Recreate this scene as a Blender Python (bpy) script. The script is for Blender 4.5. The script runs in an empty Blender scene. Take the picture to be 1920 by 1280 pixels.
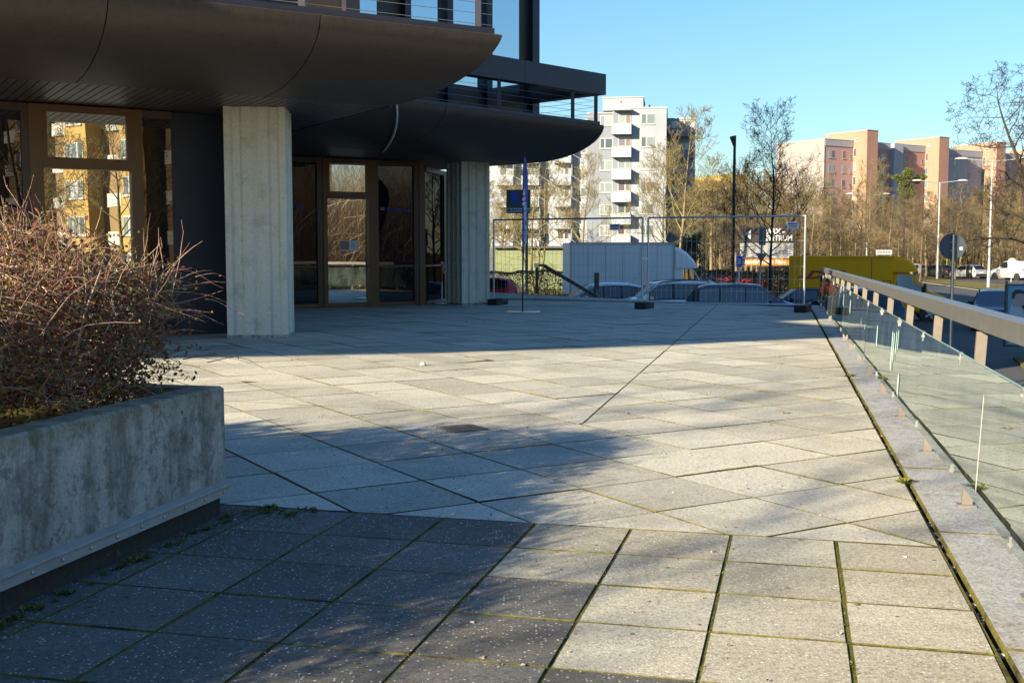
import bpy, bmesh, math, random
from math import sin, cos, tan, pi, radians, sqrt, atan2
from mathutils import Vector, Matrix
random.seed(7)
S = bpy.context.scene
COL = S.collection
# ------------------------------------------------------------------ camera
CAM_Z = 1.22
PITCH = math.atan(170 / 2133)
cam_d = bpy.data.cameras.new('camera'); cam_d.lens = 39.994; cam_d.sensor_width = 36; cam_d.clip_end = 3000; cam_d.clip_start = .05
cam = bpy.data.objects.new('camera', cam_d); COL.objects.link(cam)
cam.location = (0, 0, CAM_Z); cam.rotation_euler = (pi / 2 - PITCH, 0, 0)
S.camera = cam
# ------------------------------------------------------------------ light
SUN_AZ, SUN_EL = radians(42), radians(20)       # direction the light travels on the ground, height of the sun
w = bpy.data.worlds.new('World'); S.world = w; w.use_nodes = True
nt = w.node_tree; nt.nodes.clear()
sky = nt.nodes.new('ShaderNodeTexSky'); sky.sky_type = 'NISHITA'; sky.sun_disc = False
sky.sun_elevation = SUN_EL
sky.sun_rotation = pi / 2 - (SUN_AZ + pi)          # compass bearing of the sun (clockwise from +Y)
sky.altitude = 500; sky.air_density = 1.6; sky.dust_density = .4; sky.ozone_density = 8.0
bg = nt.nodes.new('ShaderNodeBackground'); bg.inputs['Strength'].default_value = .069
wo = nt.nodes.new('ShaderNodeOutputWorld')
nt.links.new(sky.outputs[0], bg.inputs[0]); nt.links.new(bg.outputs[0], wo.inputs[0])
sd = bpy.data.lights.new('sun', 'SUN'); sd.energy = 5.0; sd.angle = radians(.53); sd.color = (1, .85, .60)
sun = bpy.data.objects.new('sun', sd); COL.objects.link(sun)
sun.rotation_euler = Vector((cos(SUN_AZ) * cos(SUN_EL), sin(SUN_AZ) * cos(SUN_EL), -sin(SUN_EL))).to_track_quat('-Z', 'Y').to_euler()
S.view_settings.view_transform = 'Standard'; S.view_settings.look = 'None'
S.view_settings.exposure = 1.58; S.view_settings.gamma = 1.0; S.view_settings.use_curve_mapping = False
S.cycles.max_bounces = 6; S.cycles.transparent_max_bounces = 12; S.cycles.caustics_reflective = False; S.cycles.caustics_refractive = False
S.cycles.use_denoising = True

# ------------------------------------------------------------------ helpers
def at(px, py, Y):
    """point at depth Y on the sight line through photo pixel (px, py): used to read sizes off the photo"""
    a, b = (px - 960) / 2133, -(py - 640) / 2133
    d = Vector((a, cos(PITCH) + b * sin(PITCH), -sin(PITCH) + b * cos(PITCH)))
    return Vector((0, 0, CAM_Z)) + d * (Y / d.y)

class MB:
    def __init__(s): s.v = []; s.f = []
    def add(s, vs, fs):
        n = len(s.v); s.v += [tuple(v) for v in vs]; s.f += [tuple(i + n for i in f) for f in fs]; return s
    def box(s, c, d, rz=0, rx=0, ry=0):
        M = Matrix.Rotation(rz, 3, 'Z') @ Matrix.Rotation(ry, 3, 'Y') @ Matrix.Rotation(rx, 3, 'X')
        c = Vector(c); x, y, z = d[0] / 2, d[1] / 2, d[2] / 2
        vs = [c + M @ Vector((i * x, j * y, k * z)) for k in (-1, 1) for j in (-1, 1) for i in (-1, 1)]
        return s.add(vs, [(0, 2, 3, 1), (4, 5, 7, 6), (0, 1, 5, 4), (2, 6, 7, 3), (0, 4, 6, 2), (1, 3, 7, 5)])
    def bbox(s, c, d, b=.01, rz=0):
        """box with chamfered top and vertical edges"""
        x, y, z = d[0] / 2, d[1] / 2, d[2] / 2
        def ring(xx, yy, k, zz):
            return [(xx - k, -yy), (xx, -yy + k), (xx, yy - k), (xx - k, yy), (-xx + k, yy), (-xx, yy - k), (-xx, -yy + k), (-xx + k, -yy)], zz
        M = Matrix.Rotation(rz, 3, 'Z'); c = Vector(c); rs = []
        for (r, zz) in (ring(x, y, b, -z + b), ring(x, y, b, z - b), ring(x - b, y - b, b, z)):
            rs.append([c + M @ Vector((p[0], p[1], zz)) for p in r])
        r0 = [c + M @ Vector((p[0], p[1], -z)) for p in ring(x - b, y - b, b, 0)[0]]
        return s.loft([r0] + rs, cap=True)
    def loft(s, rings, cap=False, closed=True):
        n = len(s.v); m = len(rings[0])
        for r in rings: s.v += [tuple(p) for p in r]
        for i in range(len(rings) - 1):
            for j in range(m if closed else m - 1):
                k = (j + 1) % m
                s.f.append((n + i * m + j, n + i * m + k, n + (i + 1) * m + k, n + (i + 1) * m + j))
        if cap:
            s.f.append(tuple(n + j for j in range(m - 1, -1, -1)))
            s.f.append(tuple(n + (len(rings) - 1) * m + j for j in range(m)))
        return s
    def tube(s, pts, r, n=6, cap=True):
        pts = [Vector(p) for p in pts]
        if not isinstance(r, (list, tuple)): r = [r] * len(pts)
        rings = []; prev = None
        for i, p in enumerate(pts):
            t = (pts[min(i + 1, len(pts) - 1)] - pts[max(i - 1, 0)])
            if t.length < 1e-9: t = Vector((0, 0, 1))
            t.normalize()
            if prev is None: a = t.orthogonal().normalized()
            else:
                a = prev - t * prev.dot(t)
                a = a.normalized() if a.length > 1e-6 else t.orthogonal().normalized()
            prev = a; b = t.cross(a)
            rings.append([p + (a * cos(2 * pi * k / n) + b * sin(2 * pi * k / n)) * r[i] for k in range(n)])
        return s.loft(rings, cap)
    def bar(s, a, b, w, h, up=(0, 0, 1)):
        """rectangular bar from a to b, w wide (sideways), h tall"""
        a, b = Vector(a), Vector(b); t = (b - a).normalized(); up = Vector(up)
        if abs(t.dot(up)) > .99: up = Vector((1, 0, 0))
        sd_ = t.cross(up).normalized(); u = sd_.cross(t)
        o = [sd_ * (i * w / 2) + u * (j * h / 2) for i, j in ((-1, -1), (1, -1), (1, 1), (-1, 1))]
        return s.loft([[a + k for k in o], [b + k for k in o]], True)
    def prism(s, poly, z0, z1):
        n = len(poly)
        return s.loft([[(p[0], p[1], z0) for p in poly], [(p[0], p[1], z1) for p in poly]], True)
    def disc(s, c, r, axis, t, n=16):
        c = Vector(c); ax = Vector(axis).normalized(); return s.tube([c - ax * t / 2, c + ax * t / 2], r, n)
    def lathe(s, prof, n=20, c=(0, 0, 0)):
        c = Vector(c)
        return s.loft([[c + Vector((r * cos(2 * pi * k / n), r * sin(2 * pi * k / n), z)) for k in range(n)] for r, z in prof], True)
    def quad(s, a, b, c, d): return s.add([a, b, c, d], [(0, 1, 2, 3)])
    def mesh(s, name):
        m = bpy.data.meshes.new(name); m.from_pydata(s.v, [], s.f); m.update(); return m

def link(o, parent=None):
    COL.objects.link(o)
    if parent: o.parent = parent
    return o
def tag(o, label=None, cat=None, group=None, kind=None):
    if label: o['label'] = label
    if cat: o['category'] = cat
    if group: o['group'] = group
    if kind: o['kind'] = kind
    return o
def obj(name, mb, m, parent=None, smooth=False, **k):
    me = mb.mesh(name) if isinstance(mb, MB) else mb
    if m is not None and not me.materials: me.materials.append(m)
    if smooth:
        for p in me.polygons: p.use_smooth = True
        if smooth is not True:
            try: me.set_sharp_from_angle(angle=radians(smooth))
            except Exception: pass
    return tag(link(bpy.data.objects.new(name, me), parent), **k)
def thing(name, label, cat, loc=(0, 0, 0), rz=0, group=None, kind=None):
    o = bpy.data.objects.new(name, None); o.location = loc; o.rotation_euler = (0, 0, rz); o.empty_display_size = .1
    COL.objects.link(o); return tag(o, label, cat, group, kind)
def copy_tree(o, parent=None):
    c = o.copy(); COL.objects.link(c); c.parent = parent
    for ch in list(o.children): copy_tree(ch, c)
    return c
def text(name, body, size, m, parent, loc, rot=(pi / 2, 0, 0), extrude=.002, shear=0, align='LEFT', sx=1, bold=0, lw=1.0):
    cu = bpy.data.curves.new(name, 'FONT'); cu.body = body; cu.size = size; cu.extrude = extrude; cu.shear = shear
    cu.align_x = align; cu.offset = bold; cu.resolution_u = 3; cu.space_character = lw
    tmp = bpy.data.objects.new(name, cu); me = bpy.data.meshes.new_from_object(tmp); bpy.data.objects.remove(tmp)
    me.materials.clear(); me.materials.append(m); o = bpy.data.objects.new(name, me); o.location = loc; o.rotation_euler = rot; o.scale = (sx, 1, 1)
    return link(o, parent)

# ------------------------------------------------------------------ materials
class N:
    def __init__(s, name):
        s.m = bpy.data.materials.new(name); s.m.use_nodes = True; s.t = s.m.node_tree; s.t.nodes.clear()
        s.out = s.t.nodes.new('ShaderNodeOutputMaterial')
    def n(s, typ, **k):
        o = s.t.nodes.new(typ)
        for a, v in k.items():
            if a.startswith('_'): setattr(o, a[1:], v)
            else: o.inputs[a.replace('__', ' ')].default_value = v
        return o
    def l(s, a, b): s.t.links.new(a, b)
    def coord(s, kind='Object', scale=(1, 1, 1)):
        c = s.n('ShaderNodeTexCoord'); mp = s.n('ShaderNodeMapping'); mp.inputs['Scale'].default_value = scale
        s.l(c.outputs[kind], mp.inputs['Vector']); return mp.outputs[0]
    def noise(s, vec, scale, detail=4, rough=.6):
        o = s.n('ShaderNodeTexNoise', Scale=scale, Detail=detail, Roughness=rough); s.l(vec, o.inputs['Vector']); return o.outputs['Fac']
    def ramp(s, fac, stops):
        o = s.n('ShaderNodeValToRGB'); e = o.color_ramp.elements
        while len(e) < len(stops): e.new(.5)
        for k, (p, c) in zip(e, stops): k.position = p; k.color = (*c, 1) if len(c) == 3 else c
        s.l(fac, o.inputs[0]); return o.outputs[0]
    def mix(s, fac, a, b, mode='MIX'):
        o = s.n('ShaderNodeMix'); o.data_type = 'RGBA'; o.blend_type = mode
        for v, k in ((fac, 0), (a, 6), (b, 7)):
            if hasattr(v, 'is_output'): s.l(v, o.inputs[k])
            else: o.inputs[k].default_value = v if k == 0 else (*v, 1)
        return o.outputs[2]
    def math(s, op, a, b=0.0, clamp=False):
        o = s.n('ShaderNodeMath'); o.operation = op; o.use_clamp = clamp
        for v, k in ((a, 0), (b, 1)):
            if hasattr(v, 'is_output'): s.l(v, o.inputs[k])
            else: o.inputs[k].default_value = v
        return o.outputs[0]
    def bump(s, h, strength=.3, dist=.01):
        o = s.n('ShaderNodeBump', Strength=strength, Distance=dist); s.l(h, o.inputs['Height']); return o.outputs[0]
    def bsdf(s, col, rough=.7, metal=0, normal=None, spec=.5, **k):
        b = s.n('ShaderNodeBsdfPrincipled')
        for v, nm in ((col, 'Base Color'), (rough, 'Roughness'), (metal, 'Metallic'), (spec, 'Specular IOR Level')):
            if hasattr(v, 'is_output'): s.l(v, b.inputs[nm])
            else: b.inputs[nm].default_value = (*v, 1) if nm == 'Base Color' else v
        if normal is not None: s.l(normal, b.inputs['Normal'])
        for a, v in k.items(): b.inputs[a.replace('__', ' ')].default_value = v
        s.l(b.outputs[0], s.out.inputs[0]); return s.m
def flat(name, col, rough=.6, metal=0, var=.12, sc=6, spec=.5, bump=0, **k):
    """plain paint / plastic / metal with a little procedural unevenness"""
    n = N(name); v = n.coord()
    c = n.mix(n.noise(v, sc, 5), tuple(x * (1 - var) for x in col), tuple(min(1, x * (1 + var)) for x in col))
    r = n.math('ADD', n.math('MULTIPLY', n.noise(v, sc * 3, 3), .15), rough - .075)
    nm = n.bump(n.noise(v, sc * 8, 4), bump, .004) if bump else None
    return n.bsdf(c, r, metal, nm, spec, **k)
def render_wall(name, col, var=.10):
    """painted render with faint vertical rain streaks and patches"""
    n = N(name); v = n.coord(); st = n.noise(n.coord('Object', (2.2, 2.2, .12)), 1.0, 5, .7); pa = n.noise(v, .22, 4, .6)
    c = n.mix(st, tuple(x * (1 - var * 1.6) for x in col), tuple(x * (1 + var) for x in col)); c = n.mix(n.ramp(pa, [(.5, (0, 0, 0)), (.7, (.35,) * 3)]), c, tuple(x * .75 for x in col))
    return n.bsdf(c, .9, 0, None, .2)
def island(name, stops, rough=.7, trans=0):
    n = N(name); g = n.n('ShaderNodeNewGeometry')
    c = n.ramp(g.outputs['Random Per Island'], stops)
    m = n.bsdf(c, rough, spec=.25)
    if trans:
        b = [x for x in n.t.nodes if x.type == 'BSDF_PRINCIPLED'][0]
        tr = n.n('ShaderNodeBsdfTranslucent'); n.l(c, tr.inputs[0]); mx = n.n('ShaderNodeMixShader', Fac=trans)
        n.l(b.outputs[0], mx.inputs[1]); n.l(tr.outputs[0], mx.inputs[2]); n.l(mx.outputs[0], n.out.inputs[0])
    return m
def glass_sheet(name, tint, refl_ior=1.5, rough=.0, wave=0, wsc=1.5):
    n = N(name); fr = n.n('ShaderNodeFresnel', IOR=refl_ior)
    tr = n.n('ShaderNodeBsdfTransparent', Color=(*tint, 1)); gl = n.n('ShaderNodeBsdfAnisotropic', Roughness=rough)
    if wave:
        nm = n.bump(n.noise(n.coord(), wsc, 2, .4), wave, .02); n.l(nm, gl.inputs['Normal'])
    gl.inputs['Color'].default_value = (.70, .78, .78, 1)
    mx = n.n('ShaderNodeMixShader'); n.l(fr.outputs[0], mx.inputs[0]); n.l(tr.outputs[0], mx.inputs[1]); n.l(gl.outputs[0], mx.inputs[2])
    du = n.n('ShaderNodeBsdfDiffuse', Color=(.42, .50, .50, 1)); v = n.coord('Object', (1, 1, .35)); f_ = n.ramp(n.noise(v, 5.0, 6, .7), [(.35, (.015,) * 3), (.75, (.11,) * 3)])   # dust and dried rain marks
    m2 = n.n('ShaderNodeMixShader'); n.l(f_, m2.inputs[0]); n.l(mx.outputs[0], m2.inputs[1]); n.l(du.outputs[0], m2.inputs[2])
    n.l(m2.outputs[0], n.out.inputs[0]); return n.m
def mirror_glass(name, amount, dark, wave=.02, wsc=1.3, tint=(1, 1, 1)):
    """coated facade glass: part mirror, part view of a dark room"""
    n = N(name); gl = n.n('ShaderNodeBsdfAnisotropic', Roughness=.0, Color=(*tint, 1)); df = n.n('ShaderNodeBsdfDiffuse', Color=(*dark, 1))
    if wave:
        nm = n.bump(n.noise(n.coord(), wsc, 2, .4), wave, .05); n.l(nm, gl.inputs['Normal'])
    mx = n.n('ShaderNodeMixShader', Fac=amount); n.l(df.outputs[0], mx.inputs[1]); n.l(gl.outputs[0], mx.inputs[2])
    n.l(mx.outputs[0], n.out.inputs[0]); return n.m

def paving(name, base, speck, speck_amt, dirt, bs=.25):
    n = N(name); v = n.coord(); oi = n.n('ShaderNodeObjectInfo')
    big = n.noise(v, 1.3, 4, .6); mid = n.noise(v, 9, 5, .65)
    c = n.mix(mid, tuple(x * .72 for x in base), tuple(x * 1.22 for x in base))
    c = n.mix(n.ramp(big, [(.42, (0, 0, 0)), (.68, (.55,) * 3)]), c, dirt)
    c = n.mix(n.ramp(n.noise(v, .55, 6, .72), [(.50, (0, 0, 0)), (.60, (.40,) * 3), (.75, (.7,) * 3)]), c, tuple(x * .6 for x in dirt))
    c = n.mix(n.ramp(n.noise(v, 4.5, 6, .75), [(.60, (0, 0, 0)), (.70, (.6,) * 3)]), c, tuple(x * .5 for x in dirt))
    tone = n.math('ADD', n.math('MULTIPLY', oi.outputs['Random'], .36), .80)
    cc = n.n('ShaderNodeCombineColor'); [n.l(tone, cc.inputs[i]) for i in range(3)]
    c = n.mix(1.0, c, cc.outputs[0], 'MULTIPLY')
    gum = n.n('ShaderNodeTexVoronoi', Scale=5.5); n.l(v, gum.inputs['Vector']); c = n.mix(n.math('MULTIPLY', n.math('LESS_THAN', gum.outputs['Distance'], .055), n.math('GREATER_THAN', n.noise(v, 1.7, 2), .48)), c, tuple(x * .45 for x in dirt))
    sp = n.n('ShaderNodeTexVoronoi', Scale=75.0); n.l(v, sp.inputs['Vector'])
    rsp = n.n('ShaderNodeSeparateColor'); n.l(sp.outputs['Color'], rsp.inputs[0])
    near = n.math('LESS_THAN', sp.outputs['Distance'], .30)
    thr = n.math('SUBTRACT', 1.35 - speck_amt, n.math('MULTIPLY', n.noise(v, 2.6, 4, .7), .7))
    lt = n.math('MULTIPLY', near, n.math('GREATER_THAN', rsp.outputs[0], thr))
    dk = n.math('MULTIPLY', near, n.math('GREATER_THAN', rsp.outputs[1], .80))
    c = n.mix(n.math('MULTIPLY', dk, .6), c, tuple(x * .35 for x in base))
    c = n.mix(n.math('MULTIPLY', lt, .9), c, speck)
    fine = n.noise(v, 120, 3, .7)
    c = n.mix(.6, c, n.ramp(fine, [(.30, (.25,) * 3), (.52, (.95,) * 3), (.70, (1.4, 1.4, 1.4))]), 'MULTIPLY')
    c = n.mix(.55, c, n.ramp(n.noise(v, 46, 5, .75), [(.34, (.30,) * 3), (.5, (1.0,) * 3), (.66, (1.3,) * 3)]), 'MULTIPLY')
    h = n.math('ADD', fine, n.math('MULTIPLY', lt, .5))
    return n.bsdf(c, .85, 0, n.bump(h, bs, .006), .25)

M = {}
M['slab'] = paving('exposed_aggregate_slab', (.54, .52, .445), (.70, .67, .58), .08, (.42, .40, .33))
M['tile'] = paving('washed_concrete_tile', (.46, .435, .355), (.75, .72, .64), .14, (.30, .27, .20), .4)
def _joint():
    n = N('mossy_joint_bed'); v = n.coord(); a = n.noise(v, 3.5, 4); b = n.noise(v, 55, 3)
    c = n.mix(n.ramp(a, [(.34, (0, 0, 0)), (.52, (1, 1, 1))]), (.045, .036, .024), (.13, .12, .035))
    c = n.mix(.6, c, n.ramp(b, [(.3, (.4,) * 3), (.7, (1.4, 1.4, 1.2))]), 'MULTIPLY'); return n.bsdf(c, .95, 0, n.bump(b, .6, .01), .1)
M['joint'] = _joint()
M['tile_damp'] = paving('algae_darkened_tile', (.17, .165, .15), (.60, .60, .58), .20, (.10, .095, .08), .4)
def _coping():
    n = N('granite_coping'); v = n.coord(); f = n.noise(v, 95, 4, .75); b = n.noise(v, 2.2, 4, .6)
    c = n.mix(f, (.20, .21, .22), (.50, .50, .48)); c = n.mix(n.ramp(b, [(.52, (0, 0, 0)), (.72, (.5,) * 3)]), c, (.24, .19, .12)); c = n.mix(n.ramp(n.noise(v, 9, 5, .7), [(.5, (0, 0, 0)), (.72, (.5,) * 3)]), c, (.10, .09, .075))
    c = n.mix(.8, c, n.ramp(n.noise(v, 70, 4, .8), [(.32, (.35,) * 3), (.5, (1.0,) * 3), (.68, (1.5,) * 3)]), 'MULTIPLY')
    return n.bsdf(c, .8, 0, n.bump(f, .3, .004), .2)
M['coping'] = _coping()
def _concrete(name, base, stain, streak=(6, 6, 1.0), amt=.8, pits=.6):
    n = N(name); v = n.coord(); vs = n.coord('Object', streak)
    st = n.noise(vs, 1.6, 6, .68); blot = n.noise(v, 3.0, 6, .7); fine = n.noise(v, 40, 5, .7)
    c = n.mix(fine, tuple(x * .75 for x in base), tuple(x * 1.2 for x in base))
    c = n.mix(n.ramp(st, [(.44, (0, 0, 0)), (.68, (amt,) * 3)]), c, stain)
    c = n.mix(n.ramp(blot, [(.52, (0, 0, 0)), (.72, (.6,) * 3)]), c, tuple(x * .6 for x in stain))
    if pits:
        c = n.mix(n.ramp(n.noise(v, 14, 6, .8), [(.50, (0, 0, 0)), (.60, (.55,) * 3), (.8, (.8,) * 3)]), c, tuple(x * .8 for x in stain))
        c = n.mix(n.ramp(n.noise(v, 22, 5, .75), [(.60, (0, 0, 0)), (.72, (.5,) * 3)]), c, tuple(min(1, x * 1.45) for x in base))
        sx = n.n('ShaderNodeSeparateXYZ'); n.l(v, sx.inputs[0]); top = n.math('MULTIPLY', n.math('SUBTRACT', sx.outputs[2], .50), 10.0, True)
        c = n.mix(n.math('MULTIPLY', top, n.math('MULTIPLY', n.noise(v, 7, 5, .75), 1.1)), c, (.13, .12, .045))          # moss along the rim
    c = n.mix(.5, c, n.ramp(n.noise(v, 75, 4, .8), [(.3, (.35,) * 3), (.5, (1.0,) * 3), (.7, (1.35,) * 3)]), 'MULTIPLY')
    pit = n.n('ShaderNodeTexVoronoi', Scale=34.0); n.l(v, pit.inputs['Vector'])
    pm = n.math('MULTIPLY', n.math('LESS_THAN', pit.outputs['Distance'], .13), n.math('GREATER_THAN', n.noise(v, 9, 2), .56)); c = n.mix(n.math('MULTIPLY', pm, pits), c, (.05, .05, .045))
    h = n.math('SUBTRACT', fine, n.math('MULTIPLY', pm, .8))
    return n.bsdf(c, .88, 0, n.bump(h, .35, .008), .25)
M['planter'] = _concrete('weathered_planter_concrete', (.47, .46, .41), (.13, .12, .09))
M['column'] = _concrete('fluted_column_concrete', (.68, .665, .57), (.55, .53, .44), (9, 9, .5), .30, 0.0)
M['lead'] = flat('dull_zinc_flashing', (.27, .27, .245), .6, .2, .35, 14)
def _plinth():
    n = N('dark_bitumen_plinth'); v = n.coord(); f = n.noise(v, 40, 5, .8); c = n.mix(f, (.02, .02, .019), (.085, .083, .075))
    c = n.mix(n.ramp(n.noise(v, 16, 4, .7), [(.64, (0, 0, 0)), (.70, (.8,) * 3)]), c, (.20, .16, .035)); return n.bsdf(c, .85, 0, n.bump(f, .5, .006), .2)
M['bitumen'] = _plinth()
def _bronze():
    n = N('bronze_metal_cladding'); v = n.coord('Object', (3, 3, .5)); s_ = n.noise(v, 3.2, 6, .7); b = n.noise(n.coord(), .8, 3)
    c = n.mix(s_, (.042, .033, .027), (.088, .069, .054)); c = n.mix(n.ramp(b, [(.4, (0, 0, 0)), (.7, (.6,) * 3)]), c, (.060, .049, .043))
    st = n.noise(n.coord('Object', (14, 14, .8)), 2.2, 6, .75); c = n.mix(n.ramp(st, [(.50, (0, 0, 0)), (.75, (.55,) * 3)]), c, (.10, .083, .068)); c = n.mix(n.ramp(st, [(.25, (.6,) * 3), (.45, (0, 0, 0))]), c, (.022, .018, .016))
    r = n.math('ADD', n.math('MULTIPLY', s_, .25), .36); return n.bsdf(c, r, .35, n.bump(s_, .12, .01), .5)
M['bronze'] = _bronze()
M['bronze_dark'] = flat('dark_bronze_frame', (.075, .052, .038), .45, .4, .2, 5)
M['brown_frame'] = flat('brown_window_frame', (.13, .072, .032), .45, .25, .15, 5)
M['slat'] = flat('dark_soffit_slat', (.10, .095, .095), .42, .4, .25, 3)
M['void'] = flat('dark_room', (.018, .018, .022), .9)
M['mirror'] = mirror_glass('mirror_coated_pane', .80, (.02, .02, .02), .016, 1.1, (.95, .95, .9))
M['tinted'] = mirror_glass('tinted_pane', .07, (.010, .011, .016), .02, 1.0, (.9, .85, .8))
M['skyglass'] = mirror_glass('upper_storey_pane', .62, (.05, .09, .12), .01, .6, (.85, .95, 1))
M['rail_glass'] = glass_sheet('railing_glass', (.62, .74, .76), 1.5)
M['steel'] = flat('brushed_bronze_steel', (.23, .225, .215), .42, .7, .25, 9)
M['steel_dark'] = flat('weathered_steel_post', (.25, .215, .18), .5, .5, .25, 9)
M['clamp'] = flat('stainless_clamp', (.55, .54, .52), .3, .9, .1, 20)
M['galv'] = flat('galvanised_tube', (.42, .44, .46), .45, .7, .2, 15)
M['black'] = flat('black_plastic', (.02, .02, .022), .55)
M['rubber'] = flat('black_rubber', (.018, .018, .018), .85, bump=.2)
M['white'] = flat('white_paint', (.58, .58, .56), .45, var=.05)
M['asphalt'] = None
# ------------------------------------------------------------------ ground and street
ZS = -1.75                                   # street level, terrace surface is z = 0
def _asphalt():
    n = N('asphalt'); v = n.coord(); a = n.noise(v, .35, 4); f = n.noise(v, 30, 4, .7)
    c = n.mix(f, (.040, .041, .043), (.080, .080, .080)); c = n.mix(n.ramp(a, [(.4, (0, 0, 0)), (.65, (.5,) * 3)]), c, (.10, .098, .095))
    return n.bsdf(c, .85, 0, n.bump(f, .3, .01), .3)
M['asphalt'] = _asphalt()
def _grass():
    n = N('winter_lawn'); v = n.coord(); a = n.noise(v, .9, 5); f = n.noise(v, 25, 4, .8)
    c = n.mix(a, (.10, .105, .03), (.24, .19, .075)); c = n.mix(.7, c, n.ramp(f, [(.3, (.45,) * 3), (.7, (1.4,) * 3)]), 'MULTIPLY')
    return n.bsdf(c, .95, 0, n.bump(f, .8, .05), .1)
M['grass'] = _grass()
g = MB(); R_ = 900; K = 12
g.v = [(-R_ + 2 * R_ * i / K, -R_ + 2 * R_ * j / K, ZS) for j in range(K + 1) for i in range(K + 1)]
g.f = [(j * (K + 1) + i, j * (K + 1) + i + 1, (j + 1) * (K + 1) + i + 1, (j + 1) * (K + 1) + i) for j in range(K) for i in range(K)]
obj('street', g, M['asphalt'], kind='structure')
def sheet(name, poly, z, m): return obj(name, MB().add([(x, y, z) for x, y in poly], [tuple(range(len(poly)))]), m, kind='structure')
def slab_of(name, poly, z0, z1, m): return obj(name, MB().prism(poly, z0, z1), m, kind='structure')
M['kerb'] = flat('granite_kerb', (.42, .41, .38), .8, 0, .25, 3, .3, .3)
# grass median of the avenue with its kerb, the far verge and woodland floor
med = [(32.0, 62), (33.3, 73.9), (38.2, 104.3), (44.5, 140), (52, 190), (57, 190), (49.5, 140), (43.2, 113), (41.0, 93.5), (39.5, 78), (38, 62)]
slab_of('median_kerb', med, ZS - .2, ZS + .12, M['kerb'])
cxm = sum(p[0] for p in med) / len(med)
ins = []
for i, p in enumerate(med):
    a, b = Vector(med[i - 1]), Vector(med[(i + 1) % len(med)]); t = (b - a).normalized(); ins.append((p[0] - t.y * .16, p[1] + t.x * .16))
sheet('median_grass', ins, ZS + .128, M['grass'])
slab_of('far_verge', [(46.5, 170), (47.0, 141), (52.3, 121), (57, 108), (75, 70), (130, 60), (300, 200), (300, 500), (-200, 500), (-200, 320), (40, 300)], ZS - .2, ZS + .14, M['grass'])
slab_of('verge_beyond_parking', [(-60, 74), (8, 72), (19.5, 66.5), (22, 74), (30, 120), (33, 170), (-60, 170)], ZS - .2, ZS + .13, M['grass'])
M['mark'] = flat('road_paint', (.62, .62, .58), .7, 0, .2, 6)
for i, (mx, my) in enumerate(((26.3, 68.0), (27.6, 76.0), (28.9, 84), (30.2, 92), (31.5, 100), (32.8, 108))):
    t = Vector((.16, .987)); q = Vector((.987, -.16)); c = Vector((mx, my)); a = c - t * 1.5; b = c + t * 1.5
    sheet('road_marking', [(a - q * .07)[:], (a + q * .07)[:], (b + q * .07)[:], (b - q * .07)[:]], ZS + .005, M['mark'])
slab_of('lawn_below_terrace', [(7.0, 10), (9.4, 12), (13.6, 24.5), (15.2, 31), (13.8, 31.2), (11.8, 25.2), (8.5, 20)], ZS - .1, ZS + .06, M['grass'])

# ------------------------------------------------------------------ terrace body and paving
def clip(poly, a, n_):
    """keep the side of the convex polygon where (p - a) . n_ >= 0"""
    out = []; m = len(poly)
    for i in range(m):
        p, q = poly[i], poly[(i + 1) % m]; dp = (p[0] - a[0]) * n_[0] + (p[1] - a[1]) * n_[1]; dq = (q[0] - a[0]) * n_[0] + (q[1] - a[1]) * n_[1]
        if dp >= 0: out.append(p)
        if (dp >= 0) != (dq >= 0):
            t = dp / (dp - dq); out.append((p[0] + (q[0] - p[0]) * t, p[1] + (q[1] - p[1]) * t))
    return out
def area(p): return .5 * sum(p[i - 1][0] * p[i][1] - p[i][0] * p[i - 1][1] for i in range(len(p)))
def inset(poly, d):
    """shrink a convex CCW polygon by d"""
    out = [p for p in poly]; m = len(poly)
    for i in range(m):
        p, q = poly[i], poly[(i + 1) % m]; l = math.hypot(q[0] - p[0], q[1] - p[1])
        if l < 1e-5: continue
        n_ = (-(q[1] - p[1]) / l, (q[0] - p[0]) / l); out = clip(out, (p[0] + n_[0] * d, p[1] + n_[1] * d), n_)
        if len(out) < 3: return []
    cl = []
    for p in out:
        if not cl or math.hypot(p[0] - cl[-1][0], p[1] - cl[-1][1]) > .004: cl.append(p)
    if len(cl) > 2 and math.hypot(cl[0][0] - cl[-1][0], cl[0][1] - cl[-1][1]) < .004: cl.pop()
    return cl if len(cl) > 2 else []
TH = radians(14.0); ER = Vector((cos(TH), -sin(TH))); EC = Vector((sin(TH), cos(TH)))       # foreground grid
RD = Vector((sin(radians(13.15)), cos(radians(13.15)))); RN = Vector((RD.y, -RD.x))         # line of the railing, outward normal
GAP = Vector((1.751, 4.53)) - RN * .0
O1 = Vector((.108, 5.038)); T1 = .432
BU = Vector((cos(radians(31)), sin(radians(31)))); BV = Vector((BU.y, -BU.x)); G0 = Vector((-.164, 5.463)); T2 = .611
EDGE = Vector((6.0, 24.6)); EN = Vector((-.80, -.60))                                         # far terrace edge, inward normal
far_poly = [(-26, -8), tuple(GAP - RD * 13), tuple(GAP + RD * 20.2), (6.25, 24.3), (-.715, 33.9), (-9, 45), (-26, 45)]
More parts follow.
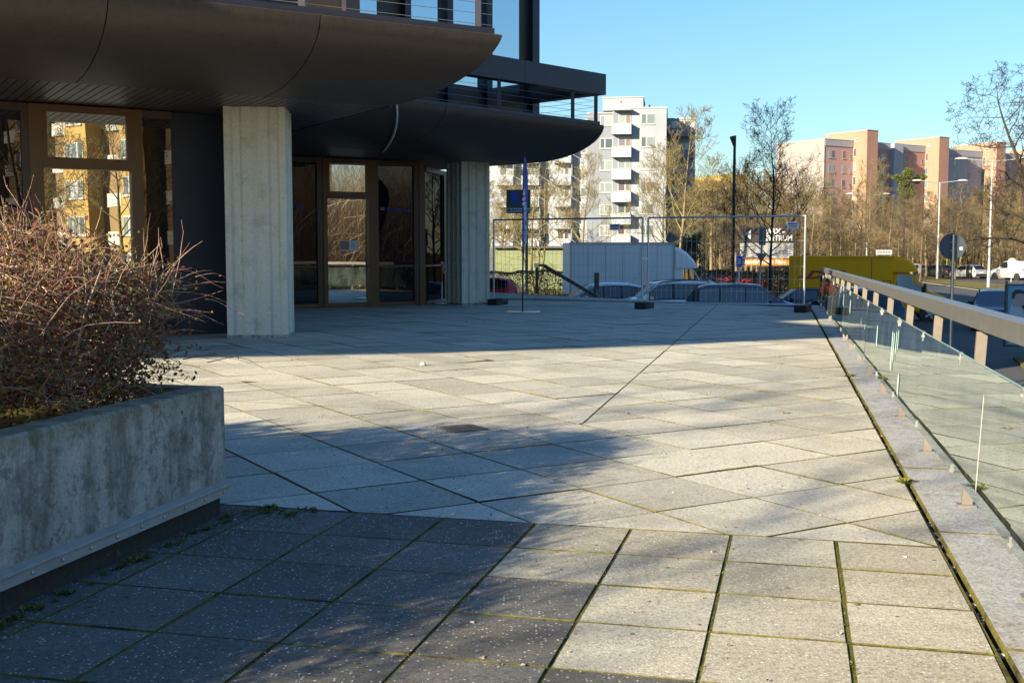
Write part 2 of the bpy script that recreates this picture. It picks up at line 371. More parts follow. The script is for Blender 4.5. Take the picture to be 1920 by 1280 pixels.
# terrace body (retaining wall below the paving)
obj('terrace', MB().prism([(-40, -40), (GAP.x - RD.x * 46 + RN.x * .47, GAP.y - RD.y * 46 + RN.y * .47), tuple(GAP + RD * 20.2 + RN * .47), (6.65, 24.5), (-.5, 34.2), (-9, 46), (-40, 46)], ZS - .3, -.075), M['planter'], kind='structure')
bed = obj('terrace_paving', MB().prism(far_poly, -.07, -.004), M['joint'], kind='structure')
slabs = []
def make_slab(poly, hard=0.0):
    if area(poly) < 0: poly = poly[::-1]
    g_ = .0042 + random.random() * .004 + hard
    p0 = inset(poly, g_)
    if len(p0) < 3 or abs(area(p0)) < .004: return
    p1 = inset(poly, g_ + .0015)
    if len(p1) != len(p0): p1 = p0
    cx, cy = sum(p[0] for p in p0) / len(p0), sum(p[1] for p in p0) / len(p0)
    tx, ty, tz = random.gauss(0, .0026), random.gauss(0, .0026), random.gauss(0, .0010)
    z = lambda p, o: o + tz + (p[0] - cx) * tx + (p[1] - cy) * ty
    mb = MB().loft([[(p[0], p[1], z(p, -.045)) for p in p0], [(p[0], p[1], z(p, -.0015)) for p in p0], [(p[0], p[1], z(p, 0)) for p in p1]])
    n0 = len(mb.v) - len(p1); mb.f.append(tuple(range(n0, len(mb.v)))); return mb, cx, cy
# square tiles of the foreground, four edges of the field: boundary row, railing gap
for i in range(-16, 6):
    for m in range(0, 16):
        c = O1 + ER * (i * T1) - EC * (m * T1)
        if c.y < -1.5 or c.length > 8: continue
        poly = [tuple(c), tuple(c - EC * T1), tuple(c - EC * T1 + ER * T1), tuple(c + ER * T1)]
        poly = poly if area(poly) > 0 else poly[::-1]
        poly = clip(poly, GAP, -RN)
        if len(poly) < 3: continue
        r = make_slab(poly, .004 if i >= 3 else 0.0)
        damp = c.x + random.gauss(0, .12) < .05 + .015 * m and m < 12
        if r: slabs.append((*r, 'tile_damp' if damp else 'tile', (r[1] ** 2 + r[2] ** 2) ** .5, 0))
# large slabs laid at 45 degrees, cut along the two expansion joints
for i in range(-34, 40):
    for j in range(-40, 40):
        c = G0 + BU * (i * T2) + BV * (j * T2)
        if not (-14 < c.x < 8.5 and 3.5 < c.y < 36): continue
        poly = [tuple(c), tuple(c + BU * T2), tuple(c + BU * T2 + BV * T2), tuple(c + BV * T2)]
        if area(poly) < 0: poly = poly[::-1]
        poly = clip(poly, O1, EC); poly = clip(poly, GAP, -RN) if len(poly) > 2 else []
        poly = clip(poly, (-1.34, 5.26), (-(-.25), .97)) if False else poly
        poly = clip(poly, EDGE, EN) if len(poly) > 2 else []
        if len(poly) < 3: continue
        parts = [poly]
        a = Vector((.464, 7.838)); nn = Vector((RD.y, -RD.x))
        for (pa, nv, ok) in ((a, nn, lambda q: q.y > 7.7 and abs((q - a).dot(nn)) < 1), (Vector((-2.352, 9.222)), Vector((.34, .94)), lambda q: -4 < q.x < -.4)):
            nxt = []
            for pl in parts:
                q = Vector((sum(p[0] for p in pl) / len(pl), sum(p[1] for p in pl) / len(pl)))
                if ok(q):
                    for sg in (1, -1):
                        k = clip(pl, pa, nv * sg)
                        if len(k) > 2 and abs(area(k)) > .006: nxt.append(k)
                else: nxt.append(pl)
            parts = nxt
        for pl in parts:
            r = make_slab(pl)
            if not r: continue
            ang = abs(atan2(r[1], r[2]))
            slabs.append((*r, 'slab', (r[1] ** 2 + r[2] ** 2) ** .5 * (1 if ang < .47 else 3), 1))
def dirty_sides(o):                                   # soil and moss stick to the flanks of the slabs
    o.data.materials.append(M['joint'])
    for p in o.data.polygons:
        if p.normal.z < .9: p.material_index = 1
slabs.sort(key=lambda s_: s_[4])
rest = {'tile': MB(), 'tile_damp': MB(), 'slab': MB()}; n_own = 0
for mb, cx, cy, kind, d, _ in slabs:
    vis = cy > 2.6 and abs(cx / max(cy, .1)) < .52 and not (cx < -1.5 and cy < 6)
    if vis and n_own < 300:
        o = obj('paving_slab' if kind == 'slab' else 'paving_tile', mb, M[kind], bed); n_own += 1; dirty_sides(o)
    else: rest[kind].add(mb.v, mb.f)
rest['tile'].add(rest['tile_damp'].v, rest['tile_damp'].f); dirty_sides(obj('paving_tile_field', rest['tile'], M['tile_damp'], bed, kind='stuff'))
dirty_sides(obj('paving_slab_field', rest['slab'], M['slab'], bed, kind='stuff'))

# granite coping along the edge: one stone every 1.5 m, front edge visible across the open gap
kerb = tag(bpy.data.objects.new('terrace_coping', MB().prism([tuple(GAP + RN * .03 - RD * 13), tuple(GAP + RN * .46 - RD * 13), tuple(GAP + RN * .46 + RD * 20), tuple(GAP + RN * .03 + RD * 20)], -.10, -.03).mesh('terrace_coping')), kind='structure')
kerb.data.materials.append(M['joint']); link(kerb)
for k in range(-8, 14):
    a = GAP + RD * (k * 1.5 + .35); b = a + RD * 1.49
    mb = MB(); p = [tuple(a + RN * .022), tuple(a + RN * .47), tuple(b + RN * .47), tuple(b + RN * .022)]
    dz = random.gauss(.006, .002)
    q = inset(p, .006)
    mb.loft([[(x, y, -.06) for x, y in p], [(x, y, dz - .006) for x, y in p], [(x, y, dz) for x, y in q]]); mb.f.append((8, 9, 10, 11))
    dirty_sides(obj('coping_stone', mb, M['coping'], kerb))

# drain cover in the paving
M['signgrey_'] = flat('cast_iron', (.12, .115, .105), .7, .2, .3, 20)
dc = thing('drain_cover', 'small dark square drain grate set flush in the paving with weeds sprouting', 'drain cover', (-.34, 7.72, .004), radians(31)); dc.scale = (.66, .66, 1)
mb = MB()
for k in range(7): mb.box((0, -.15 + .05 * k, .004), (.34, .022, .012))
obj('grate_bars', mb, M['steel_dark'], dc)
mb = MB()
for (cx, cy, sx, sy) in ((0, .18, .40, .03), (0, -.18, .40, .03), (.185, 0, .03, .33), (-.185, 0, .03, .33)): mb.box((cx, cy, .004), (sx, sy, .014))
obj('grate_frame', mb, M['signgrey_'], dc)
# pan of the grate
obj('sump', MB().box((0, 0, -.001), (.36, .36, .004)), M['void'], dc)

# weeds and moss in the joints, debris
M['weed'] = island('weed_leaf', [(0, (.05, .07, .012)), (.5, (.12, .14, .02)), (1, (.20, .19, .04))], .8, .3)
def tuft(mb, x, y, z, n, s_):
    for _ in range(n):
        a = random.uniform(0, 2 * pi); r = random.uniform(0, s_ * 1.2); px, py = x + cos(a) * r, y + sin(a) * r
        b = random.uniform(0, 2 * pi); l = s_ * random.uniform(.35, 1.0); h = l * random.uniform(.15, .9); w_ = l * random.uniform(.2, .42)
        d = Vector((cos(b), sin(b), 0)); q = Vector((-d.y, d.x, 0)); o = Vector((px, py, z))
        mb.add([o, o + d * l * .55 + q * w_ + Vector((0, 0, h * .7)), o + d * l + Vector((0, 0, h)), o + d * l * .55 - q * w_ + Vector((0, 0, h * .7))], [(0, 1, 2, 3)])
weeds = MB()
for _ in range(1250):                              # big-slab joints
    i, j = random.randint(-14, 26), random.randint(-24, 12); al = random.random()
    c = G0 + BU * (i * T2) + BV * (j * T2); c = c + (BV * (al * T2) if random.random() < .7 else BU * (al * T2))
    if (c - O1).dot(EC) < 0 or (c - GAP).dot(RN) > -.05 or not 5 < c.y < 24 or (c.x < -1.2 and c.y < 6.5): continue
    for q in range(random.randint(1, 5)): tuft(weeds, c.x + random.gauss(0, .05) * BV.x, c.y + random.gauss(0, .05) * BV.y, -.008, random.randint(4, 9), random.uniform(.010, .024))
for _ in range(420):
    i, m = random.randint(-6, 3), random.randint(0, 8); al = random.random()
    c = O1 + ER * (i * T1) - EC * (m * T1); c = c - EC * (al * T1) if random.random() < .65 else c + ER * (al * T1)
    if c.y < 2.5 or (c - GAP).dot(RN) > -.02: continue
    for q in range(random.randint(2, 7)): 
        k = random.gauss(0, .03); tuft(weeds, c.x - EC.x * k, c.y - EC.y * k, -.008, random.randint(4, 8), random.uniform(.008, .017))
for k in range(70):                               # along the foot of the planter
    t = random.uniform(0, 2.6); c = Vector((-1.30, 5.22)) - EC * t + ER * random.uniform(.0, .05)
    tuft(weeds, c.x, c.y, 0, random.randint(8, 22), random.uniform(.014, .03))
for k in range(26):
    c = Vector((-1.22, 5.27)) + ER * random.uniform(-.05, .32) + EC * random.uniform(-.07, .1); tuft(weeds, c.x, c.y, 0, 14, random.uniform(.014, .028))
for (x, y, n, s_) in ((2.085, 5.92, 60, .04), (3.28, 11.0, 40, .05), (-.30, 7.74, 40, .025), (-.36, 7.76, 30, .025)): tuft(weeds, x, y, 0, n, s_)
obj('joint_weeds', weeds, M['weed'], label='small green weeds and moss growing in the paving joints', cat='weeds', kind='stuff')
M['debris'] = island('dry_litter', [(0, (.12, .06, .025)), (.4, (.25, .16, .07)), (.75, (.5, .48, .42)), (1, (.05, .04, .03))], .9)
deb = MB()
for _ in range(170):
    x, y = random.uniform(-1.3, 2.0), random.uniform(2.7, 12)
    if (Vector((x, y)) - GAP).dot(RN) > .45: continue
    s_ = random.uniform(.002, .006); deb.box((x, y, s_ * .5), (s_ * random.uniform(1, 3), s_ * random.uniform(.8, 1.6), s_), random.uniform(0, 6))
for _ in range(110):                              # litter lying in the open gap
    t = random.uniform(-1.2, 6); p = GAP + RD * t + RN * random.uniform(-.0, .02); s_ = random.uniform(.006, .014)
    deb.box((p.x, p.y, -.02), (s_ * 2, s_, s_), random.uniform(0, 6))
for _ in range(75):                               # dry leaves
    t = random.random(); c = (Vector((-1.25, 5.2)) - EC * random.uniform(-.2, 2.2) + ER * abs(random.gauss(0, .25))) if t < .5 else Vector((random.uniform(-1, 1.9), random.uniform(3, 9)))
    if (c - GAP).dot(RN) > .3: continue
    a = random.uniform(0, 6.28); l = random.uniform(.012, .026); d = Vector((cos(a), sin(a), 0)); q = Vector((-d.y, d.x, 0)); o = Vector((c.x, c.y, .003))
    deb.add([o, o + d * l * .5 + q * l * .35 + Vector((0, 0, .006)), o + d * l + Vector((0, 0, .002)), o + d * l * .5 - q * l * .35 + Vector((0, 0, .004))], [(0, 1, 2, 3)])
obj('litter', deb, M['debris'], label='small stones dry leaves and bits scattered on the paving', cat='litter', kind='stuff')
bt = MB()
for k in range(5): bt.tube([(2.03 + .02 * k, 8.5 + random.uniform(-.02, .02), .004), (2.03 + random.uniform(-.05, .06), 8.5 + random.uniform(-.07, .07), .012 + .012 * random.random())], .003, 4)
obj('fallen_twig', bt, M['debris'], label='little forked dry twig lying alone on the sunny slabs', cat='twig')
st = MB().lathe([(.02, 0), (.035, .012), (.03, .03), (.012, .04)], 7, (-.95, 12.05, 0))
obj('stone_chip', st, M['kerb'], label='single pale stone chip lying on sunlit slabs near the shadow edge', cat='stone')

# ------------------------------------------------------------------ concrete planter and hedge
PC = Vector((-1.335, 5.235))                       # outer corner
def P2(a, b): return (PC + ER * a + EC * b)[:]
pl = thing('concrete_planter', 'long weathered concrete planter with metal flashing strip at lower left', 'planter')
L1, W1 = 5.2, 4.2
def ring(o): return [P2(-o, -o), P2(-W1 + o, -o), P2(-W1 + o, -L1 + o), P2(-o, -L1 + o)]
mb = MB(); outer, inner = ring(0), ring(.135); b_ = ring(.012)
mb.loft([[(x, y, .10) for x, y in outer], [(x, y, .585) for x, y in outer], [(x, y, .597) for x, y in b_], [(x, y, .597) for x, y in inner], [(x, y, .45) for x, y in inner]])
obj('wall', mb, M['planter'], pl)
pb = ring(-.004)
obj('plinth', MB().prism(ring(.02), 0, .105), M['bitumen'], pl)
fl = obj('flashing', MB().loft([[(x, y, .088) for x, y in ring(-.006)], [(x, y, .095) for x, y in ring(-.026)], [(x, y, .128) for x, y in ring(-.016)], [(x, y, .133) for x, y in ring(-.026)], [(x, y, .142) for x, y in ring(-.022)], [(x, y, .158) for x, y in ring(-.002)]]), M['lead'], pl)
sc_ = MB().lathe([(.007, 0), (.0065, .004), (.003, .006)], 8).mesh('screw'); sc_.materials.append(M['clamp'])
for k in range(12):
    p = P2(.0205, -.06 - .17 * k); o = bpy.data.objects.new('screw', sc_); o.location = (p[0], p[1], .112); o.rotation_euler = (0, pi / 2, -TH); link(o, fl)
obj('soil', MB().prism(ring(.13), .40, .52), M['joint'], pl)

M['twig'] = island('hedge_twig', [(0, (.15, .07, .05)), (.35, (.30, .18, .13)), (.7, (.47, .34, .26)), (1, (.21, .15, .10))], .7)
M['hleaf'] = island('hedge_leaf', [(0, (.16, .045, .035)), (.26, (.26, .09, .065)), (.42, (.13, .11, .03)), (.56, (.07, .075, .022)), (.74, (.25, .20, .06)), (.90, (.32, .18, .10)), (1, (.44, .37, .10))], .5, .45)
hd = thing('hedge', 'bare twiggy reddish brown hedge overflowing the concrete planter', 'hedge', (PC.x, PC.y, .5))
tw, lf, stm, brs = MB(), MB(), MB(), MB()
off = Vector((PC.x, PC.y, .5))
def H3(a, b, z): v = PC + ER * a + EC * b; return Vector((v.x, v.y, z)) - off
def leaf(mb, p, s_):
    a = Vector((random.gauss(0, 1), random.gauss(0, 1), random.gauss(0, .7))).normalized(); b = a.orthogonal().normalized(); b = Matrix.Rotation(random.uniform(0, 6.28), 3, a) @ b
    c = a.cross(b); mb.add([p, p + b * s_ * .55 + c * s_ * .32 + a * s_ * .1, p + b * s_, p + b * s_ * .55 - c * s_ * .32 + a * s_ * .1], [(0, 1, 2, 3)])
def hedge_top(a, b):                               # height of the trimmed top
    return 1.25 + .07 * sin(b * 1.7 + 1) + .05 * sin(a * 3.1 + b * 4) - .10 * max(0, 1 + (a + .35) / .35) * 1.0
for _ in range(260):                               # upright stems
    a, b = -random.uniform(.16, 3.2), -random.uniform(.14, 4.2)
    p = H3(a, b, .5); q = [p]; d = Vector((random.gauss(0, .25), random.gauss(0, .25), 1))
    for k in range(4): d += Vector((random.gauss(0, .2), random.gauss(0, .2), 0)); p = p + d.normalized() * .17; q.append(p)
    stm.tube(q, [random.uniform(.006, .012) * (1 - .16 * k) for k in range(5)], 5)
def shoot(p, d, L, r, n=5, droop=.25):
    q = [p]
    for k in range(n):
        d = d + Vector((random.gauss(0, .16), random.gauss(0, .16), random.gauss(0, .1) - droop / n)); p = p + d.normalized() * (L / n); q.append(p)
    tw.tube(q, [r * (1 - .75 * k / n) for k in range(n + 1)], 3, False); return q
for _ in range(12000):
    edge = random.random()
    a, b = -random.uniform(.20, .80 if edge < .6 else 3.0), -random.uniform(.16, 4.0)
    if random.random() < .22: b = -random.uniform(.16, .45); a = -random.uniform(.2, 2.2)
    top = hedge_top(a, b); z = random.uniform(.6, top)
    d = Vector((random.gauss(0, 1), random.gauss(0, 1), random.gauss(.25, .6))).normalized(); q = shoot(H3(a, b, z), d, random.uniform(.1, .28), random.uniform(.0016, .0034), 4)
    for p in q[1:]:
        for _k in range(2):
            if random.random() < .66: leaf(lf, p + Vector((random.gauss(0, .012), random.gauss(0, .012), random.gauss(0, .012))), random.uniform(.014, .031))
for _ in range(1000):                               # upright shoots above and out of the hedge
    a, b = -random.uniform(.1, 2.2), -random.uniform(.05, 3.6); top = hedge_top(a, b)
    d = Vector((random.gauss(.10, .42), random.gauss(0, .42), random.uniform(.5, 1.5))); q = shoot(H3(a, b, top - random.uniform(.05, .2)), d, random.uniform(.12, .40), random.uniform(.002, .0036), 6, .15)
    for p in q[2:]:
        if random.random() < .25: leaf(lf, p, random.uniform(.008, .016))
for _ in range(60):                               # side shoots reaching out over the wall and corner
    a, b = -random.uniform(.02, .3), -random.uniform(-.02, .5) if random.random() < .6 else -random.uniform(.3, 3)
    d = Vector((random.uniform(.5, 1.2), random.gauss(.1, .35), random.uniform(-.15, .6))); q = shoot(H3(a, b, random.uniform(.66, 1.15)), d, random.uniform(.10, .30), random.uniform(.0018, .003), 6, .5)
    for p in q[2:]:
        if random.random() < .25: leaf(lf, p, random.uniform(.008, .016))
for (a, b) in ((-.55, -1.45), (-.6, -1.5), (-.5, -1.3), (-.75, -1.6), (-.35, -1.9), (-.6, -2.0)):
    shoot(H3(a, b, 1.2), Vector((random.gauss(.1, .3), random.gauss(0, .2), 1.4)), random.uniform(.3, .5), .0034, 7, .2)
for _ in range(90):
    a, b = -random.uniform(.08, .5), -random.uniform(.1, 3.4); p = H3(a, b, random.uniform(.65, 1.1)); s_ = .006
    brs.lathe([(.001, -s_), (s_ * .8, -s_ * .4), (s_ * .8, s_ * .4), (.001, s_)], 5, p)
obj('stems', stm, M['twig'], hd); obj('twigs', tw, M['twig'], hd); obj('leaves', lf, M['hleaf'], hd)
M['berry'] = flat('red_berry', (.42, .02, .015), .35); obj('berries', brs, M['berry'], hd, kind='stuff')

# ------------------------------------------------------------------ glass railing
rl = thing('glass_railing', 'long glass balustrade with flat bronze handrail along the terrace edge', 'railing')
FA = Vector((2.134, 5.359)); NP = 14               # foot of the first post seen
def rz_(t): return .845 - .0042 * t                # underside of handrail falls slightly with the terrace
def RP(t, o, z): v = FA + RD * t + RN * o; return Vector((v.x, v.y, z))
for k in range(-3, NP):
    t = k * 1.49; lean = .045
    p0, p1 = RP(t, .036, 0), RP(t, .036 + lean, rz_(t) - .004); mb = MB()
    w_ = RN * .024; d_ = RD * .0125
    def rg(c): return [(c.x + i * w_.x + j * d_.x, c.y + i * w_.y + j * d_.y, c.z) for i, j in ((-1, -1), (1, -1), (1, 1), (-1, 1))]
    mb.loft([rg(p0), rg(p1)], True); po = obj('post', mb, M['steel_dark'], rl)
    obj('foot_plate', MB().box((p0.x, p0.y, .010), (.085, .06, .012), -radians(13.15)), M['steel_dark'], po)
tA, tB = -6.2, (NP - 1) * 1.49 + .15; t = tA; seg = 0
while t < tB - .1:                                  # handrail in lengths
    e = min(t + 2.98, tB); mb = MB(); prof = [(-.032, .008), (-.032, .09), (-.027, .095), (.047, .095), (.052, .09), (.052, .008)]
    mb.loft([[RP(t + .002, .085 + o, rz_(t) + h) for o, h in prof], [RP(e - .002, .085 + o, rz_(e) + h) for o, h in prof]], True)
    obj('handrail', mb, M['steel'], rl); t = e
M['glass_edge'] = flat('green_glass_edge', (.20, .36, .33), .15, 0, .1)
for k in range(-3, NP):
    t0, t1 = k * 1.49 + .27, (k + 1) * 1.49 + .27
    if t1 > tB: t1 = tB - .05
    t0 += .0025; t1 -= .0025; mb = MB(); lo, hi = .118, .712
    o0, o1 = .0, .006; j0, j1 = random.gauss(0, .0025), random.gauss(0, .0025); jt = random.gauss(0, .005)     # panes are never quite in one plane
    mb.loft([[RP(t0, o0 + j0, lo), RP(t1, o0 + j1, lo), RP(t1, o1 + j1, lo), RP(t0, o1 + j0, lo)], [RP(t0, o0 + j0 + .028 + jt, hi), RP(t1, o0 + j1 + .028 + jt, hi), RP(t1, o1 + j1 + .028 + jt, hi), RP(t0, o1 + j0 + .028 + jt, hi)]], True)
    gp = obj('glass_pane', mb, M['rail_glass'], rl)
    eb = MB().bar(RP(t0, .032, hi + .003), RP(t1, .032, hi + .002), .009, .0028); obj('pane_edge', eb, M['glass_edge'], gp)
    for tt in (t0 - .006,):
        for z, o in ((.095, .003), (.655, .03)):
            c = RP(tt, o, z + .035); mb = MB().box(c, (.016, .03, .062), -radians(13.15)); mb.box(c - Vector((RN.x, RN.y, 0)) * .009, (.010, .014, .014), -radians(13.15))
            obj('clamp', mb, M['clamp'], rl)
# strips of pale tape residue left on the panes, and the scratch line on the nearest one
M['tape'] = flat('pale_mint_tape', (.40, .56, .53), .6, 0, .08)
def tape(t, z0, z1, w_): 
    f_ = lambda z: .028 * (z - .118) / .594 - .0035
    return MB().add([RP(t, f_(z0), z0), RP(t + w_, f_(z0), z0 + .03), RP(t + w_, f_(z1), z1), RP(t, f_(z1), z1 - .02)], [(0, 1, 2, 3)])
for (t, z0, z1, w_) in ((3.42, .36, .60, .045), (3.54, .28, .60, .055), (3.26, .44, .62, .04), (3.14, .48, .64, .03), (2.9, .16, .33, .08), (4.9, .36, .56, .07), (6.3, .40, .62, .12), (6.9, .42, .62, .07), (8.9, .44, .62, .10), (10.4, .46, .64, .15)):
    obj('tape_strip', tape(t, z0, z1, w_), M['tape'], rl)
obj('scratch', tape(-.47, .16, .60, .009), M['white'], rl)
# ------------------------------------------------------------------ office building
ob = thing('office_building', 'dark bronze office building with curved canopies and fluted concrete columns', 'building')
U1 = Vector((cos(radians(31)), sin(radians(31)))); N1 = Vector((U1.y, -U1.x))       # first canopy: along, outward
U2 = Vector((cos(radians(45.5)), sin(radians(45.5)))); N2 = Vector((U2.y, -U2.x))
ZSO, ZT = 3.2, 3.9
TIP1 = Vector((-.114, 14.49)); TIP2 = Vector((1.99, 24.8))
def prof(k): a = k * pi / 2; return 1.965 * sin(a) ** 1.0, (ZT - ZSO) * (1 - cos(a))   # 0 bottom .. 1 tip: distance out, height
def canopy(tip, u, n, cuts, skew, back, name):
    """curved bull-nose panels between successive cuts (metres left of the tip)"""
    for c0, c1 in zip(cuts[:-1], cuts[1:]):
        mb = MB(); rows = []; NS = 18
        for c in (c0 + .006, c1 - .006):
            r = []
            for k in range(NS + 1):
                o, h = prof(k / NS); s_ = -c - (skew * (1 - k / NS) ** 1.2 if c < .1 else 0)
                p = tip + u * s_ - n * (1.965 - o); r.append((p.x, p.y, ZSO + h))
            p = tip + u * (-c); r.append((p.x - n.x * .05, p.y - n.y * .05, ZT + .02)); p = p - n * back; r.append((p.x, p.y, ZT + .02)); 
            p = tip + u * (-c - (skew if c < .1 else 0)) - n * 1.965; r.append((p.x, p.y, ZSO + .1))
            rows.append(r)
        mb.loft(rows, True); obj(name, mb, M['bronze'], ob, smooth=40)
canopy(TIP1, U1, N1, [0, 2.42, 4.75, 7.08, 9.4, 12, 17], .66, 4.4, 'canopy_panel')
canopy(TIP2, U2, N2, [0, 4.6, 9.2, 14], .15, 4.4, 'canopy_panel')
# soffit behind each curve: dark slats running back to the facade
def soffit(tip, u, n, s0, s1, depth, step, z, skew):
    p0 = tip - n * 1.965
    base = [p0 + u * (-s0 - skew), p0 + u * (-s1), p0 + u * (-s1) - n * depth, p0 + u * (-s0 - skew) - n * depth]
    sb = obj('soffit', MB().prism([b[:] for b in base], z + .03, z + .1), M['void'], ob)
    k = 0; s_ = s0 + skew
    while s_ < s1 - step:
        a = p0 + u * (-(s_ + step * .5)); b = a - n * depth
        obj('soffit_slat', MB().bar((a.x, a.y, z + .012), (b.x, b.y, z + .012), step * .86, .022), M['slat'], sb); s_ += step; k += 1
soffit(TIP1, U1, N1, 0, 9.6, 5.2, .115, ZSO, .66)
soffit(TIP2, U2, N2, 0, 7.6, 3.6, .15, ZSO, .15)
obj('soffit_edge', MB().bar(*(lambda a, b: ((a.x, a.y, ZSO + .02), (b.x, b.y, ZSO + .02)))(TIP1 - N1 * 1.965 - U1 * .63, TIP1 - N1 * 7.2 - U1 * .63), .04, .06), M['bronze'], ob)
# columns with flutes
def column(cx, cy, rz, w_, h):
    pts = []; R = w_ / 2
    side = [(-1, -1), (-.80, -1), (-.72, -.90), (-.50, -.90), (-.42, -1), (-.12, -1), (0, -.93), (.12, -1), (.42, -1), (.50, -.90), (.72, -.90), (.80, -1)]
    for q in range(4):
        for (x, y) in side:
            a = q * pi / 2; pts.append((R * (x * cos(a) - y * sin(a)), R * (x * sin(a) + y * cos(a))))
    c, s_ = cos(rz), sin(rz); pp = [(cx + x * c - y * s_, cy + x * s_ + y * c) for x, y in pts]
    co = obj('column', MB().prism(pp, .02, h), M['column'], ob)
    obj('column_foot', MB().prism([(cx + (x * c - y * s_) * 1.01, cy + (x * s_ + y * c) * 1.01) for x, y in pts], 0, .045), M['planter'], co)
column(-3.60, 16.33, radians(5), .84, ZSO)
column(-1.0, 26.0, radians(31), .72, ZSO)
# ground-floor facades
def facade(a, ang, items, h, depth=.07):
    """items: (kind, width); a is the left end on the ground"""
    u = Vector((cos(ang), sin(ang))); n = Vector((u.y, -u.x)); s_ = 0
    def bx(s0, s1, z0, z1, o, th, m, name, par=ob):
        c = a + u * ((s0 + s1) / 2) + n * o
        return obj(name, MB().box((c.x, c.y, (z0 + z1) / 2), (s1 - s0, th, z1 - z0), ang), M[m], par)
    for kind, w_ in items:
        s1 = s_ + w_
        if kind == 'post': bx(s_, s1, 0, h, .02, .14, 'brown_frame', 'mullion')
        elif kind == 'dpost': bx(s_, s1, 0, h, .01, .12, 'bronze_dark', 'mullion')
        elif kind == 'tint':
            bx(s_, s1, .09, h - .10, 0, .03, 'tinted', 'window_pane'); bx(s_, s1, 0, .09, .02, .1, 'brown_frame', 'sill'); bx(s_, s1, h - .1, h, .02, .1, 'bronze_dark', 'head_rail')
            bx(s_, s1, .86, .905, .022, .04, 'bronze_dark', 'cross_bar')
        elif kind == 'door':
            zt = 2.33; e = .055
            bx(s_, s1, .10, zt, .0, .03, 'mirror', 'window_pane'); bx(s_, s1, 0, .10, .02, .12, 'brown_frame', 'sill')
            bx(s_, s1, .86, .895, .022, .03, 'bronze_dark', 'cross_bar')
            bx(s_, s1, zt, zt + .10, .03, .14, 'brown_frame', 'transom_rail')
            tp = bx(s_ + e, s1 - e, zt + .15, h - .10, .045, .03, 'mirror', 'transom_pane')
            for (q0, q1, z0, z1) in ((s_, s_ + e, zt + .10, h), (s1 - e, s1, zt + .10, h), (s_ + e, s1 - e, zt + .10, zt + .15), (s_ + e, s1 - e, h - .10, h)):
                bx(q0, q1, z0, z1, .045, .11, 'brown_frame', 'window_frame', ob)
            for q in (s_ + .15, s1 - .21): bx(q, q + .06, zt + .12, zt + .132, .104, .006, 'black', 'drain_slot', ob)
        elif kind == 'panel': bx(s_, s1, 0, h, -.02, .05, 'navy', 'dark_panel')
        s_ = s1
    c = a + u * (s_ / 2) - n * .35
    return u, n
M['navy'] = flat('navy_panel', (.016, .020, .034), .5, .1, .15)
H1 = ZSO - .02
F1 = Vector((-6.41, 15.47)); A1 = radians(31)
facade(F1 - Vector((cos(A1), sin(A1))) * 3.626, A1, [('tint', 1.6), ('dpost', .12), ('tint', 1.72), ('dpost', .09), ('post', .176), ('door', 1.145), ('post', .162), ('tint', .413), ('panel', .9), ('dpost', .12)], H1)
F2 = Vector((-4.05, 24.38)); A2 = radians(31)
facade(F2 - Vector((cos(A2), sin(A2))) * 4.2, A2, [('tint', 1.5), ('dpost', .12), ('tint', 1.1), ('dpost', .12), ('tint', 1.23), ('dpost', .13), ('post', .09), ('door', .956), ('post', .231), ('tint', .871), ('dpost', .12), ('post', .143)], H1)
# short return facade at the corner
c2 = F2 + Vector((cos(A2), sin(A2))) * 2.41
facade(c2, radians(76), [('tint', 1.35), ('dpost', .2), ('post', .32)], H1 - .1)
# dark rooms behind the ground-floor glass
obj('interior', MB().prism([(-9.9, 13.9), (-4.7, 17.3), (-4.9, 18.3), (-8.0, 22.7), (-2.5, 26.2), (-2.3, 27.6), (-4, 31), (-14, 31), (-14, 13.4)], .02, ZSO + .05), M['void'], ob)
# lettering and notices on the glass
M['letter_blue'] = flat('blue_lettering', (.012, .05, .33), .5, 0, .05); M['letter_orange'] = flat('orange_lettering', (.7, .16, .03), .5, 0, .05)
M['paper'] = flat('white_paper', (.75, .78, .80), .8, 0, .03); M['photo_brown'] = flat('printed_brown_picture', (.33, .22, .14), .7, 0, .6, 22)
M['inkgrey'] = flat('grey_print', (.12, .14, .2), .8)
ud, nd = Vector((cos(A2), sin(A2))), Vector((sin(A2), -cos(A2)))
def onf(s_, z, o=.03): p = F2 + ud * (s_ - 4.2) + nd * o; return (p.x, p.y, z)
for s0 in (2.98, 5.47):
    lt = text('bank_lettering', 'Münchner Bank', .092, M['letter_blue'], ob, onf(s0 + .22, 2.10), (pi / 2, 0, A2), .001, .12, bold=.002)
    bq = MB().box(onf(s0 + .13, 2.14), (.11, .006, .07), A2); obj('bank_emblem', bq, M['letter_blue'], ob)
    obj('bank_emblem', MB().box(onf(s0 + .13, 2.12, .036), (.08, .006, .02), A2), M['letter_orange'], ob)
nt_ = thing('notice', 'white paper notice with a picture taped to the mirrored glass door', 'notice', onf(4.80, 1.33, .026), A2)
obj('sheet', MB().box((0, 0, 0), (.40, .004, .22)), M['paper'], nt_); obj('picture', MB().box((-.095, -.004, .005), (.19, .004, .185)), M['photo_brown'], nt_)
for k in range(6): obj('text_line', MB().box((.10, -.004, .07 - .026 * k), (.14 - .03 * (k % 3), .003, .008)), M['inkgrey'], nt_)

